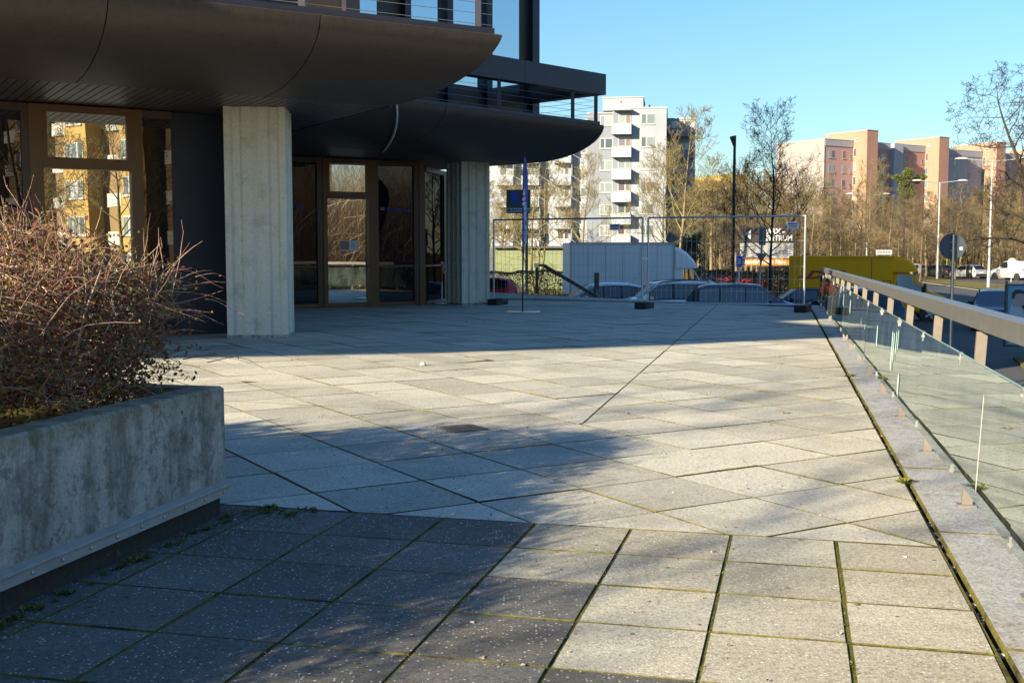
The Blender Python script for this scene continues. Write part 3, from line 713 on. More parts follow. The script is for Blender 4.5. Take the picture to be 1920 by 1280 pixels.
# balcony storey over the canopies: edge rails, posts, cables, heavy guard beam
def balcony(tip, u, n, s0, s1, posts, beam):
    pt = lambda s_, o, z: (tip.x - u.x * s_ - n.x * o, tip.y - u.y * s_ - n.y * o, z)
    obj('edge_rail', MB().bar(pt(s0, .07, ZT + .05), pt(s1, .07, ZT + .05), .07, .07), M['navy_metal'], ob)
    for s_ in posts: obj('balcony_post', MB().bar(pt(s_, .10, ZT + .02), pt(s_, .10, beam[0] + .02), .075, .075, (1, 0, 0)), M['navy_metal'], ob)
    for k in range(4): obj('cable', MB().tube([pt(s0, .10, ZT + .13 + .13 * k), pt(s1, .10, ZT + .13 + .13 * k)], .004, 5), M['clamp'], ob)
M['navy_metal'] = flat('dark_blue_black_metal', (.040, .040, .055), .45, .4, .2, 4)
balcony(TIP1, U1, N1, .10, 17, [.30, 2.6, 4.05, 6.9, 9.7], (5.6, 6.0))
balcony(TIP2, U2, N2, .10, 13, [.17, .92, 3.1, 5.4, 7.6], (4.56, 5.0))
# turnbuckles on the cables of the near balcony
for s_, z in ((2.62, ZT + .13), (2.35, ZT + .26), (2.5, ZT + .39)):
    p = TIP1 - U1 * s_ - N1 * .10; obj('turnbuckle', MB().tube([(p.x - U1.x * .10, p.y - U1.y * .10, z), (p.x, p.y, z), (p.x + U1.x * .10, p.y + U1.y * .10, z)], [.006, .013, .006], 6), M['clamp'], ob)
def pt2(s_, o, z): v = TIP2 - U2 * s_ - N2 * o; return (v.x, v.y, z)
obj('guard_beam', MB().bar(pt2(-.06, .14, 4.78), pt2(2.45, .14, 4.78), .26, .44), M['navy_metal'], ob)
obj('guard_beam', MB().bar(pt2(2.46, .14, 4.78), pt2(13, .14, 4.78), .26, .44), M['navy_metal'], ob)
obj('guard_beam', MB().bar(pt2(.07, .28, 4.78), pt2(.07, 4.6, 4.78), .26, .436), M['navy_metal'], ob)
for o in (2.2, 4.2): obj('balcony_post', MB().bar(pt2(.17, o, ZT + .02), pt2(.17, o, 4.57), .075, .075, (1, 0, 0)), M['navy_metal'], ob)
for k in range(4): obj('cable', MB().tube([pt2(.17, .2, ZT + .13 + .13 * k), pt2(.17, 4.4, ZT + .13 + .13 * k)], .004, 5), M['clamp'], ob)
# upper storeys: glazed tower at the second canopy, wall behind the first
C2 = Vector((.50, 26.45))
def upper(a, u, n, items, z0, z1):
    s_ = 0
    for kind, w_ in items:
        c = a - u * (s_ + w_ / 2); ang = atan2(u.y, u.x)
        if kind == 'g': 
            obj('upper_pane', MB().box((c.x, c.y, (z0 + z1) / 2), (w_, .04, z1 - z0), ang), M['skyglass'], ob)
            obj('spandrel', MB().box((c.x + n.x * .03, c.y + n.y * .03, z0 + .42), (w_, .05, .84), ang), M['bronze'], ob)
        elif kind == 'd': obj('upper_panel', MB().box((c.x, c.y, (z0 + z1) / 2), (w_, .06, z1 - z0), ang), M['bronze'], ob)
        else: obj('upper_mullion', MB().box((c.x + n.x * .06, c.y + n.y * .06, (z0 + z1) / 2), (w_, .24, z1 - z0), ang), M['navy_metal'], ob)
        s_ += w_
upper(C2, U2, N2, [('m', .22), ('d', .28), ('g', 1.0), ('m', .16), ('g', 1.0), ('m', .16), ('g', 1.0), ('m', .16), ('d', .6), ('g', 1.4), ('m', .16), ('g', 1.4)], ZT + .02, 12.4)
C1 = Vector((-2.15, 15.85))
upper(C1, U1, N1, [('m', .2), ('d', 1.4), ('m', .12), ('d', 1.7), ('m', .12), ('g', 1.6), ('m', .12), ('d', 2), ('m', .12), ('g', 2)], ZT + .02, 12.4)
up_poly = [(-40, -5), (-12.2, 9.9), (-2.3, 15.95), (-5.2, 20.8), (.38, 26.5), (.2, 29), (-6, 31), (-30, 46), (-60, 40)]
obj('rear_wing', MB().prism([(.18, 29.02), (.70, 56), (-30, 46), (-6, 31.02)], 5.7, 12.4), M['bronze_dark'], ob)
obj('upper_storeys', MB().prism(up_poly, ZT + .06, 12.4), M['bronze_dark'], ob)
obj('roof_slab', MB().prism([(-40, -6), (-12.3, 9.2), (-1.9, 15.4), (-4.5, 20.4), (.55, 26.3), (.35, 31), (.8, 56.3), (-30, 46.6), (-61, 40)], 12.4, 12.8), M['bronze'], ob)
obj('ground_storey', MB().prism([(-60, 5), (-14.2, 13.2), (-14.2, 31.2), (-4, 31.2), (-3.9, 50), (-30, 45.5), (-60, 40)], ZS, ZT + .05), M['bronze_dark'], ob)
# unseen slab added to the left, edge shaped to cast the terrace's long shadow line
wing = [(-36, -5.6), (-19.2, -.55), (-15.7, .22), (-13.1, 1.2), (-11.2, 2.2), (-9.6, 2.85), (-11.6, 7.6), (-15.2, 9.0), (-36, -1)]
obj('wing_roof', MB().prism(wing, 7.25, 7.6), M['bronze'], ob)
# loose white cable hanging over the second canopy
p = []
for k in range(11):
    q = 1 - k / 10 * .96; o, h = prof(q); v = TIP2 - U2 * (5.82 - 1.25 * (1 - q) ** 1.6) - N2 * (1.965 - o); p.append(Vector((v.x + N2.x * .03, v.y + N2.y * .03, ZSO + h - .03)))
cb = thing('hanging_cable', 'loose white cable drooping down the face of the second canopy', 'cable')
obj('wire', MB().tube(p, .022, 6), M['white'], cb); obj('end_plug', MB().tube([p[-1], p[-1] + Vector((-.05, .02, -.02))], .02, 6), M['berry'], cb)

# ------------------------------------------------------------------ beach flag, barrier stand, bank sign
fgp = Vector((.211, 22.48, 0))
fl = thing('beach_flag', 'tall narrow blue beach flag on a flat steel base plate', 'flag', fgp, radians(80.5))
M['flagblue'] = flat('blue_flag_cloth', (.010, .045, .34), .75, 0, .12, 4); M['flagwhite'] = flat('white_flag_print', (.6, .66, .8), .8, 0, .05)
obj('base_plate', MB().bbox((0, 0, .012), (.42, .66, .02), .004), M['clamp'], fl)
obj('pole', MB().tube([(0, 0, .02), (0, 0, .5), (0, 0, 1.6), (.02, 0, 2.5), (.10, 0, 2.92), (.28, 0, 3.08)], [.016, .014, .011, .009, .007, .004], 8), M['black'], fl)
hs = [(.55, .0), (.75, .07), (1.1, .20), (1.6, .40), (2.1, .58), (2.5, .66), (2.75, .62), (2.95, .46), (3.07, .30)]
ring_a, ring_b = [], []
for z, w_ in hs:
    x0 = 0 if z < 2.5 else (.02 if z < 2.9 else .16)
    ring_a.append((x0, z, w_))
mb = MB(); rows = []
for x0, z, w_ in ring_a:
    rows.append([(x0 + (w_ - x0) * k / 6, .008 * sin(z * 2.3 + k * .7) * (k / 6), z) for k in range(7)])
n0 = len(mb.v); V_ = []
for r in rows: V_ += r
F_ = [(i * 7 + j, i * 7 + j + 1, (i + 1) * 7 + j + 1, (i + 1) * 7 + j) for i in range(len(rows) - 1) for j in range(6)]
mb.add(V_, F_); so = obj('sail', mb, M['flagblue'], fl, smooth=True); md = so.modifiers.new('thick', 'SOLIDIFY'); md.thickness = .004
text('lettering', 'Credit', .42, M['flagwhite'], fl, (.46, .0, 1.35), (pi / 2, -pi / 2 - .22, 0), .010, .1, bold=.01)
text('lettering', 'Einfach. Fair.', .13, M['flagwhite'], fl, (.58, .0, 1.55), (pi / 2, -pi / 2 - .22, 0), .010)
bs = thing('barrier_post', 'short red and white barrier post in a round white base by the entrance', 'barrier post', (-1.62, 26.3, 0))
obj('base', MB().lathe([(.24, 0), (.24, .05), (.10, .08), (.05, .09)], 20), M['white'], bs); M['red'] = flat('red_paint', (.5, .02, .02), .45)
obj('tube', MB().tube([(0, 0, .09), (0, 0, .5)], .022, 10), M['white'], bs); obj('upper_tube', MB().tube([(0, 0, .5), (0, 0, .92)], .022, 10), M['red'], bs)
obj('chain_knot', MB().tube([(.03, 0, .95), (.05, -.02, .85), (.02, 0, .78), (.06, .02, .7)], .018, 6), M['white'], bs)
obj('cap', MB().lathe([(.028, .92), (.03, .95), (.01, .98)], 10), M['white'], bs)
sg = thing('bank_sign', 'grey box sign with blue and red emblem behind the beach flag', 'sign', (.42, 37.2, ZS), 0)
M['signgrey'] = flat('grey_sign_box', (.10, .10, .115), .5); M['signblue'] = flat('blue_sign_print', (.012, .09, .62), .4); M['signred'] = flat('red_sign_print', (.35, .02, .03), .4)
zt = 37.2 / 2133; c0 = 2.95; sx, sz = 45 * zt / 2, 43 * zt / 2
obj('post', MB().bar((.06, .12, 0), (.06, .12, c0 + 1.75 + .2), .09, .09), M['signgrey'], sg)
zc = at(972, 378, 37.2).z - ZS; xc = at(972, 378, 37.2).x - .42
obj('box', MB().bbox((xc, 0, zc), (sx * 2, .2, sz * 2), .015), M['signgrey'], sg)
obj('emblem', MB().box((xc - .12, -.105, zc + .12), (.24, .012, .36)), M['signblue'], sg); obj('emblem', MB().box((xc + .17, -.105, zc + .12), (.22, .012, .30)), M['signred'], sg)
obj('emblem', MB().box((xc + .02, -.112, zc + .12), (.10, .012, .05)), M['signgrey'], sg)
obj('name_strip', MB().box((xc, -.105, zc - .275), (sx * 1.9, .012, .12)), M['paper'], sg); text('lettering', 'Münchner Bank', .10, M['letter_blue'], sg, (xc - .22, -.113, zc - .305), bold=.002)
obj('logo', MB().box((xc - .30, -.114, zc - .275), (.09, .008, .07)), M['letter_blue'], sg)

# ------------------------------------------------------------------ site fence
def fence_panel(a, b, label, sign):
    a, b = Vector(a), Vector(b); d = b - a; L = d.length; ang = atan2(d.y, d.x)
    f_ = thing('mesh_fence', label, 'fence', (a.x, a.y, 0), ang, 'construction fence panels across the terrace end')
    h0, h1 = .14, 1.93
    for x in (.02, L - .02): obj('upright', MB().tube([(x, 0, .06), (x, 0, h1)], .021, 8), M['galv'], f_)
    for z in (h0, h1 - .02): obj('cross_tube', MB().tube([(.02, 0, z), (L - .02, 0, z)], .019, 8), M['galv'], f_)
    n = int(L / .105)
    for k in range(1, n): obj('wire', MB().tube([(L * k / n, 0, h0), (L * k / n, 0, h1 - .02)], .0022, 4), M['galv'], f_)
    for k in range(1, 7): z = h0 + (h1 - h0) * k / 7; obj('wire', MB().tube([(.02, 0, z), (L - .02, 0, z)], .0026, 4), M['galv'], f_)
    if sign:
        sb_ = obj('panel_sign', MB().box((sign, -.03, 1.72), (.235, .006, .13)), M['paper'], f_)
        obj('print_line', MB().box((sign, -.036, 1.757), (.19, .003, .022)), M['letter_blue'], sb_); obj('print_line', MB().box((sign, -.036, 1.718), (.17, .003, .02)), M['signred'], sb_); obj('print_line', MB().box((sign, -.036, 1.683), (.15, .003, .012)), M['letter_blue'], sb_)
    return f_
FP = [(-.43, 25.75), (2.80, 24.05), (5.86, 22.75)]
fence_panel(FP[0], (FP[1][0] - .03, FP[1][1]), 'left mesh fence panel between column and middle block', 2.98)
fence_panel((FP[1][0] + .05, FP[1][1]), FP[2], 'right mesh fence panel ending beside the glass railing', 3.02)
fmb = MB().bbox((0, 0, .07), (.24, .62, .14), .015); ft_lab = ['black fence foot block beside the far fluted column', 'black fence foot block under the middle joint of the fence', 'black fence foot block left of the railing end', 'black fence foot block just outside the railing end']
fm = fmb.mesh('fence_foot'); fm.materials.append(M['rubber'])
for (x, y), lb in zip([(-.32, 25.72), (2.80, 24.05), (5.82, 22.75)], ft_lab):
    t_ = thing('ballast_block', lb, 'ballast block', (x, y, 0), radians(-25), 'fence foot blocks'); o = bpy.data.objects.new('block', fm); link(o, t_)
    obj('grip_slot', MB().box((0, -.312, .05), (.10, .004, .05)), M['void'], t_)
cl = MB().box((2.80, 24.05, 1.05), (.14, .06, .05)); obj('pipe_clamp', cl, M['galv'], label='small steel clamp joining the two fence panels', cat='pipe clamp')
# stair handrail and small post past the terrace edge
sr = thing('stair_handrail', 'dark steel stair handrail sloping down beyond the fence', 'handrail', (.72, 33.0, 0))
obj('post', MB().bar((0, 0, -.02), (0, 0, .80), .085, .085), M['bronze_dark'], sr); obj('rail', MB().bar((-.05, 0, .80), (.22, 0, .80), .06, .07), M['bronze_dark'], sr)
obj('sloping_rail', MB().bar((.20, 0, .79), (1.75, -.3, -.12), .06, .10), M['bronze_dark'], sr); obj('joint_cap', MB().box((-.02, -.04, .80), (.12, .06, .12)), M['clamp'], sr)
ps = thing('meter_post', 'short dark post with a narrow box on top beyond the fence', 'post', (2.35, 32.2, ZS))
obj('post', MB().bar((0, 0, 0), (0, 0, 2.35), .05, .05), M['black'], ps); obj('box', MB().bbox((.05, 0, 2.12), (.12, .1, .46), .01), M['black'], ps)
# ------------------------------------------------------------------ vehicles
def paint(name, col, metal=.2, rough=.3):
    n = N(name); v = n.coord(); c = n.mix(n.noise(v, 2.5, 4), tuple(x * .9 for x in col), tuple(min(1, x * 1.08) for x in col))
    d = n.noise(v, 7, 5); c = n.mix(n.ramp(d, [(.5, (0, 0, 0)), (.8, (.25,) * 3)]), c, (.18, .17, .15))
    return n.bsdf(c, rough, metal, None, .5, Coat__Weight=.5, Coat__Roughness=.08)
M['carglass'] = mirror_glass('car_window', .09, (.008, .010, .014), 0)
M['carglass_lit'] = mirror_glass('car_windscreen', .24, (.02, .025, .03), 0)
M['trim'] = flat('black_car_trim', (.02, .02, .022), .5)
M['tyre'] = flat('tyre', (.02, .02, .02), .85); M['rim'] = flat('alloy_rim', (.45, .45, .46), .35, .7)
M['headlight'] = flat('headlight_glass', (.62, .66, .70), .12, .3); M['taillight'] = flat('tail_light', (.45, .015, .015), .2); M['plate'] = flat('number_plate', (.72, .73, .72), .5, 0, .02)
def interp(tab, x):
    if x <= tab[0][0]: return tab[0][1]
    for (a, b), (c, d) in zip(tab[:-1], tab[1:]):
        if x <= c: return b + (d - b) * (x - a) / (c - a) if c > a else d
    return tab[-1][1]
class Shape:
    """lofted car body: x from the rear (0) to the nose (L)"""
    def __init__(s, L, W, top, belt, sill=.22, tumble=.30, nose=.13):
        s.L, s.W, s.top, s.belt, s.sill, s.tumble, s.nose = L, W, top, belt, sill, tumble, nose
    def sec(s, x):
        zt = interp(s.top, x); zb = min(interp(s.belt, x), zt - .01); k = abs(x - s.L / 2) / (s.L / 2); W = s.W / 2 * (1 - s.nose * k ** 5)
        wt = W * .95 - s.tumble * (zt - zb); h = zt - zb; c = min(.07, h * .35 + .012)
        zl = min(s.sill + .06 * max(0, k - .8) * 5, zb - .05)
        return [(W * .90, zl), (W * .985, zl + (zb - zl) * .22), (W, zl + (zb - zl) * .55), (W * .985, zb - (zb - zl) * .10), (W * .95, zb), (wt, zt - c), (wt - .07, zt - c * .35), (wt * .55, zt), (0, zt + .008)]
    def xs(s):
        v = sorted(set([p[0] for p in s.top] + [p[0] for p in s.belt] + [s.L * i / 30 for i in range(31)])); return v
    def pt(s, x, r, side):
        sc = s.sec(x); i = int(min(r, 7.999)); f_ = r - i; a, b = sc[i], sc[i + 1]; return Vector((x, side * (a[0] + (b[0] - a[0]) * f_), a[1] + (b[1] - a[1]) * f_))
    def body(s):
        mb = MB(); rows = []
        for x in s.xs():
            sc = s.sec(x); rows.append([(x, -y, z) for y, z in sc] + [(x, y, z) for y, z in sc[-2::-1]])
        mb.loft(rows, True, closed=False); n = len(rows[0]); base = len(mb.v) - n * len(rows)
        for i in range(len(rows) - 1): mb.f.append((base + i * n, base + (i + 1) * n, base + (i + 1) * n + n - 1, base + i * n + n - 1))
        return mb
    def patch(s, x0, x1, r0, r1, sides=(-1, 1), off=.006, nx=8, nr=3, both=False, lo=None):
        mb = MB()
        for sd_ in sides:
            rows = []
            for i in range(nx + 1):
                x = x0 + (x1 - x0) * i / nx; row = []
                for j in range(nr + 1):
                    r = r0 + (r1 - r0) * j / nr; p = s.pt(x, r, sd_)
                    e = .02; n_ = (s.pt(min(s.L, x + e), r, sd_) - s.pt(max(0, x - e), r, sd_)).cross(s.pt(x, min(8, r + .05), sd_) - s.pt(x, max(0, r - .05), sd_))
                    n_ = n_.normalized() * (1 if sd_ < 0 else -1) if n_.length > 1e-9 else Vector((0, 0, 0))
                    if n_.dot(Vector((0, sd_, .6))) < 0: n_ = -n_
                    row.append(p + n_ * off)
                rows.append(row)
            mb.loft(rows, False, closed=False)
        return mb
def wheel(parent, x, y, r, w_):
    wv = thing('wheel', None, None); wv.parent = parent; wv.location = (x, y, r)
    obj('tyre', MB().loft([[(rr * cos(2 * pi * k / 20), yy, rr * sin(2 * pi * k / 20)) for k in range(20)] for rr, yy in ((r * .66, -w_ / 2), (r * .95, -w_ / 2), (r, -w_ * .3), (r, w_ * .3), (r * .95, w_ / 2), (r * .66, w_ / 2))], True), M['tyre'], wv, smooth=40)
    sg_ = 1 if y > 0 else -1; mb = MB()
    mb.disc((0, sg_ * w_ * .5, 0), r * .2, (0, 1, 0), .02, 12)
    for k in range(5):
        a = 2 * pi * k / 5; mb.bar((cos(a) * r * .1, sg_ * w_ * .49, sin(a) * r * .1), (cos(a) * r * .64, sg_ * w_ * .49, sin(a) * r * .64), r * .2, .02, (0, 1, 0))
    mb.loft([[(rr * cos(2 * pi * k / 20), sg_ * w_ * q, rr * sin(2 * pi * k / 20)) for k in range(20)] for rr, q in ((r * .60, .40), (r * .66, .52), (r * .70, .515))]); obj('rim', mb, M['rim'], wv)
CARS = {}
def car_type(kind):
    if kind == 'hatch': return Shape(4.0, 1.74, [(0, .55), (.05, .80), (.14, 1.0), (.55, 1.38), (1.0, 1.47), (1.8, 1.49), (2.35, 1.42), (3.05, .98), (3.2, .94), (3.75, .80), (3.93, .62), (4.0, .48)], [(0, .5), (.1, .86), (.6, .94), (3.05, .88), (3.5, .80), (4, .40)]), [.75, 3.25], [(.62, 1.3), (1.36, 1.95), (2.0, 2.78)], (.12, .58), (2.36, 3.06), .30
    if kind == 'estate': return Shape(4.6, 1.80, [(0, .55), (.05, .82), (.12, 1.0), (.45, 1.36), (.8, 1.45), (1.9, 1.49), (2.6, 1.43), (3.35, .99), (3.5, .95), (4.3, .80), (4.52, .62), (4.6, .48)], [(0, .5), (.1, .86), (.6, .93), (3.35, .90), (4, .82), (4.6, .40)]), [.85, 3.70], [(.55, 1.25), (1.32, 2.05), (2.1, 3.0)], (.12, .5), (2.62, 3.36), .31
    if kind == 'sedan': return Shape(4.5, 1.76, [(0, .60), (.05, .90), (.15, 1.0), (.65, 1.06), (1.25, 1.38), (1.7, 1.44), (2.3, 1.44), (2.65, 1.38), (3.3, .98), (3.45, .94), (4.2, .80), (4.42, .62), (4.5, .48)], [(0, .5), (.1, .88), (.6, .95), (3.3, .89), (4, .80), (4.5, .40)]), [.85, 3.60], [(.98, 1.75), (1.82, 2.9)], (.68, 1.27), (2.67, 3.3), .31
    if kind == 'mpv': return Shape(4.45, 1.86, [(0, .60), (.05, .95), (.14, 1.12), (.50, 1.62), (.85, 1.72), (1.9, 1.76), (2.6, 1.71), (3.35, 1.20), (3.55, 1.12), (4.15, .98), (4.38, .76), (4.45, .55)], [(0, .6), (.1, 1.0), (.6, 1.10), (3.35, 1.04), (4, .96), (4.45, .45)], tumble=.24), [.85, 3.55], [(.60, 1.25), (1.32, 2.1), (2.16, 3.0)], (.16, .55), (2.65, 3.38), .32
    if kind == 'wagon': return Shape(4.45, 1.76, [(0, .60), (.04, .95), (.10, 1.15), (.28, 1.60), (.6, 1.70), (2.2, 1.72), (2.65, 1.66), (3.30, 1.14), (3.45, 1.08), (4.15, .98), (4.38, .76), (4.45, .55)], [(0, .6), (.1, 1.0), (.6, 1.06), (3.30, 1.02), (4, .94), (4.45, .45)], tumble=.20), [.85, 3.60], [(.35, 1.15), (1.25, 2.02), (2.12, 2.95)], (.12, .30), (2.70, 3.32), .31
    if kind == 'boxvan': return Shape(4.4, 1.80, [(0, .60), (.03, 1.2), (.08, 1.72), (.3, 1.82), (2.2, 1.85), (2.6, 1.78), (3.15, 1.22), (3.4, 1.10), (4.1, .95), (4.33, .72), (4.4, .5)], [(0, .6), (.1, 1.12), (.6, 1.14), (3.2, 1.08), (4, .92), (4.4, .45)], tumble=.12), [.80, 3.55], [(2.05, 2.9)], (.03, .085), (2.65, 3.16), .31
def car(kind, col, label, cat='car', group=None, loc=(0, 0), rz=0, roofrails=False, z=None, sc=1.0, detail=True, metal=.25):
    """rz: heading of the nose; loc: centre on the ground"""
    sh, wx, wins, rear, front, wr = car_type(kind); t = thing('parked_car' if cat == 'car' else 'parked_van', label, cat, (loc[0], loc[1], ZS if z is None else z), rz, group); t.scale = (sc,) * 3
    m = paint('paint_' + label.split(' ')[0] + '_' + kind, col, metal); cx = sh.L / 2
    def sh_(mb): mb.v = [(x - cx, y, z_) for x, y, z_ in mb.v]; return mb
    body = obj('body', sh_(sh.body()), m, t, smooth=38)
    for sd_ in (-1, 1): obj('window_trim', sh_(sh.patch(wins[0][0] - .05, wins[-1][1] + .06, 4.03, 4.97, (sd_,), .003, 14)), M['trim'], t)
    for q in ([wins[0][0] + .02] if len(wins) > 1 else []) + [(p_[1] + n_[0]) / 2 for p_, n_ in zip(wins[:-1], wins[1:])] + [wins[-1][1] + .05]:
        for sd_ in (-1, 1): obj('door_seam', sh_(sh.patch(q - .007, q + .007, .8, 4.0, (sd_,), .003, 1, 4)), M['trim'], t)
    for p_ in wins[-2:]:
        for sd_ in (-1, 1): h_ = sh.pt(p_[0] + .16, 3.3, sd_); obj('door_handle', MB().box((h_.x - cx, h_.y + sd_ * .012, h_.z), (.17, .03, .03)), M['trim'], t)
    for a, b in wins: obj('side_window', sh_(sh.patch(a, b, 4.12, 4.92, (-1,))), M['carglass'], t); obj('side_window', sh_(sh.patch(a, b, 4.12, 4.92, (1,))), M['carglass'], t)
    obj('windscreen', sh_(sh.patch(front[0], front[1], 6.0, 8, (-1, 1), .007)), M['carglass_lit'], t); obj('rear_window', sh_(sh.patch(rear[0], rear[1], 6.0, 8, (-1, 1), .007)), M['carglass'], t)
    for x in wx:
        for sd_ in (-1, 1):
            yy = sh.sec(x)[1][0]; wheel(t, x - cx, sd_ * (yy - .10), wr, .2)
            mb = MB().disc((x - cx, sd_ * (yy - .02), wr + .02), wr + .055, (0, 1, 0), .075, 22); obj('wheel_arch', mb, M['trim'], t)
    for sd_ in (-1, 1):
        obj('tail_light', sh_(sh.patch(.02, .22, 2.6, 4.0, (sd_,), .008, 4, 2)), M['taillight'], t); obj('headlight', sh_(sh.patch(sh.L - .42, sh.L - .06, 2.5, 3.7, (sd_,), .008, 4, 2)), M['headlight'], t)
        xm = front[1] - .42; p = sh.pt(xm, 4.1, sd_); obj('mirror', MB().bbox((p.x - cx, p.y + sd_ * .10, p.z + .06), (.13, .2, .13), .03), M['trim'] if sum(col) < 1 else m, t)
    obj('bumper', MB().bbox((.03 - cx, 0, .42), (.14, sh.W * .84, .22), .03), M['trim'], t); obj('bumper', MB().bbox((sh.L - .05 - cx, 0, .36), (.14, sh.W * .80, .2), .03), M['trim'], t)
    obj('number_plate', MB().box((-cx - .045, 0, .62 if kind not in ('hatch',) else .66), (.012, .5, .11)), M['plate'], t); obj('number_plate', MB().box((cx + .03, 0, .42), (.012, .5, .11)), M['plate'], t)
    if roofrails:
        for sd_ in (-1, 1):
            a, b = sh.pt(.7, 5.6, sd_), sh.pt(front[0] - .1, 5.6, sd_); mid = (a + b) / 2
            obj('roof_rail', MB().tube([(a.x - cx, a.y, a.z), (a.x + .15 - cx, a.y, a.z + .07), (mid.x - cx, mid.y, mid.z + .10), (b.x - .15 - cx, b.y, b.z + .07), (b.x - cx, b.y, b.z)], .02, 6), M['trim'], t)
    a = sh.pt(rear[1] + .25, 7.8, 1); obj('aerial', MB().tube([(a.x - cx, 0, a.z), (a.x - .2 - cx, 0, a.z + .22)], .005, 4), M['trim'], t)
    return t
G_near, G_far = 'cars parked below the terrace', 'cars parked along the far side of the avenue'
car('hatch', (.84, .86, .88), 'silver white hatchback parked left of the white estate car, by the stair rail', group=G_near, loc=(3.55, 46.5), rz=pi + .12, sc=1.13)
car('wagon', (.88, .88, .88), 'white estate car with black roof rails behind the middle fence joint', group=G_near, loc=(5.85, 43.8), rz=pi + .10, roofrails=True, sc=1.06)
car('mpv', (.030, .045, .10), 'dark blue people carrier behind the right fence panel', group=G_near, loc=(8.35, 40.3), rz=-.16, sc=1.04)
car('sedan', (.012, .018, .055), 'navy blue saloon behind the bare street tree', group=G_near, loc=(12.1, 47.3), rz=pi - .05)
car('mpv', (.010, .016, .045), 'very dark blue car glimpsed through the railing left of the yellow van', group=G_near, loc=(12.0, 40.5), rz=pi / 2 + .35, sc=.98)
car('hatch', (.75, .02, .03), 'red hatchback beside the far fluted column', group=G_near, loc=(-1.75, 57.5), rz=pi - .12, sc=1.13)
car('estate', (.035, .050, .085), 'dark metallic estate car facing us next to the poster stand', group='cars on the avenue', loc=(18.6, 43.6), rz=radians(-112), roofrails=True, metal=.6)
far_cars = [('estate', (.20, .20, .23), 'dark grey car at the left end of the far parked row', 45.2, 146, 62), ('wagon', (.42, .44, .46), 'pale silver estate car second in the far parked row', 45.9, 139, 60), ('estate', (.44, .45, .45), 'silver estate car third in the far parked row', 46.2, 131.5, 50),
            ('sedan', (.03, .032, .04), 'black saloon in the middle of the far parked row', 47.1, 126.0, 50), ('hatch', (.42, .45, .46), 'light silver hatchback beside the white panel van', 48.6, 121.5, 48)]
for kind, col, lb, x, y, a in far_cars: car(kind, col, lb, group=G_far, loc=(x, y), rz=radians(a + 62))
car('boxvan', (.55, .55, .54), 'white panel van with blank sides at the right end of the far row', 'van', G_far, (51.2, 116.6), radians(112), sc=1.06)
car('estate', (.02, .075, .05), 'dark green car behind the brown hedge', group='cars behind the hedge', loc=(15.9, 88), rz=.1)
car('hatch', (.50, .02, .03), 'bright red car roof showing over the brown hedge', group='cars behind the hedge', loc=(16.9, 82), rz=.15, sc=1.02)
car('sedan', (.06, .08, .12), 'blue grey car roof left of the red one over the hedge', group='cars behind the hedge', loc=(13.4, 81), rz=.1)

# yellow parcel van
dv = thing('delivery_van', 'yellow parcel delivery van with red lettering driving past', 'van', (15.355, 49.22, ZS), radians(-14)); dv.scale = (1, 1, .94)
M['yellow'] = flat('parcel_yellow', (.98, .43, .003), .5, 0, .06, 3, .2); M['dhlred'] = flat('parcel_red', (.42, .008, .02), .45, 0, .08)
xr, xf = -3.30, .96                                      # rear and front of the box
obj('cargo_box', MB().bbox(((xr + xf) / 2, 0, 1.78), (xf - xr, 2.1, 2.30), .05), M['yellow'], dv)
obj('roof_rim', MB().box(((xr + xf) / 2 + .9, -1.07, 2.88), (2.6, .05, .09)), M['yellow'], dv); obj('side_door_seam', MB().box((.10, -1.056, 1.85), (.018, .012, 2.0)), M['trim'], dv)
obj('skirt', MB().box(((xr + xf) / 2, 0, .56), (xf - xr - .1, 1.9, .16)), M['trim'], dv)
obj('stripe', MB().box(((xr + xf) / 2 - .02, -1.058, .93), (xf - xr - .08, .012, .19)), M['dhlred'], dv)
text('stripe_lettering', 'DHL PAKET - EINFACH. DHL', .11, M['yellow'], dv, (xr + .9, -1.068, .89), bold=.002)
text('logo', 'DHL', .50, M['dhlred'], dv, (-2.62, -1.062, 1.90), (pi / 2, 0, 0), .004, .38, sx=1.75, bold=.02, lw=.95)
for k in range(3):
    obj('logo_bar', MB().box((-2.78 + .03 * k, -1.06, 1.93 + .05 * k), (.36 - .03 * k, .010, .026)), M['dhlred'], dv); obj('logo_bar', MB().box((-.62 + .03 * k, -1.06, 1.93 + .05 * k), (.36, .010, .026)), M['dhlred'], dv)
obj('vent_panel', MB().box((.74, -1.062, 1.62), (.32, .012, .40)), M['trim'], dv); obj('vent_panel', MB().box((.74, -1.07, 1.62), (.26, .012, .34)), M['yellow'], dv)
cs = Shape(2.40, 2.0, [(0, 2.30), (.62, 2.28), (.75, 2.18), (1.45, 1.42), (1.62, 1.33), (2.15, 1.12), (2.33, .85), (2.40, .60)], [(0, 1.36), (.9, 1.34), (1.4, 1.26), (1.9, 1.08), (2.4, .55)], sill=.36, tumble=.10, nose=.10)
def cabm(mb): mb.v = [(x + xf - .02, y, z) for x, y, z in mb.v]; return mb
obj('cab', cabm(cs.body()), M['yellow'], dv, smooth=38); obj('side_window', cabm(cs.patch(.22, .82, 4.1, 4.86, (-1,))), M['carglass'], dv); obj('side_window', cabm(cs.patch(.86, 1.34, 4.1, 4.80, (-1,), nx=6)), M['carglass'], dv); obj('side_window', cabm(cs.patch(.22, 1.3, 4.1, 4.86, (1,))), M['carglass_lit'], dv)
obj('windscreen', cabm(cs.patch(.80, 1.46, 5.9, 8, (-1, 1), .008)), M['carglass_lit'], dv)
sp = MB(); rows = []
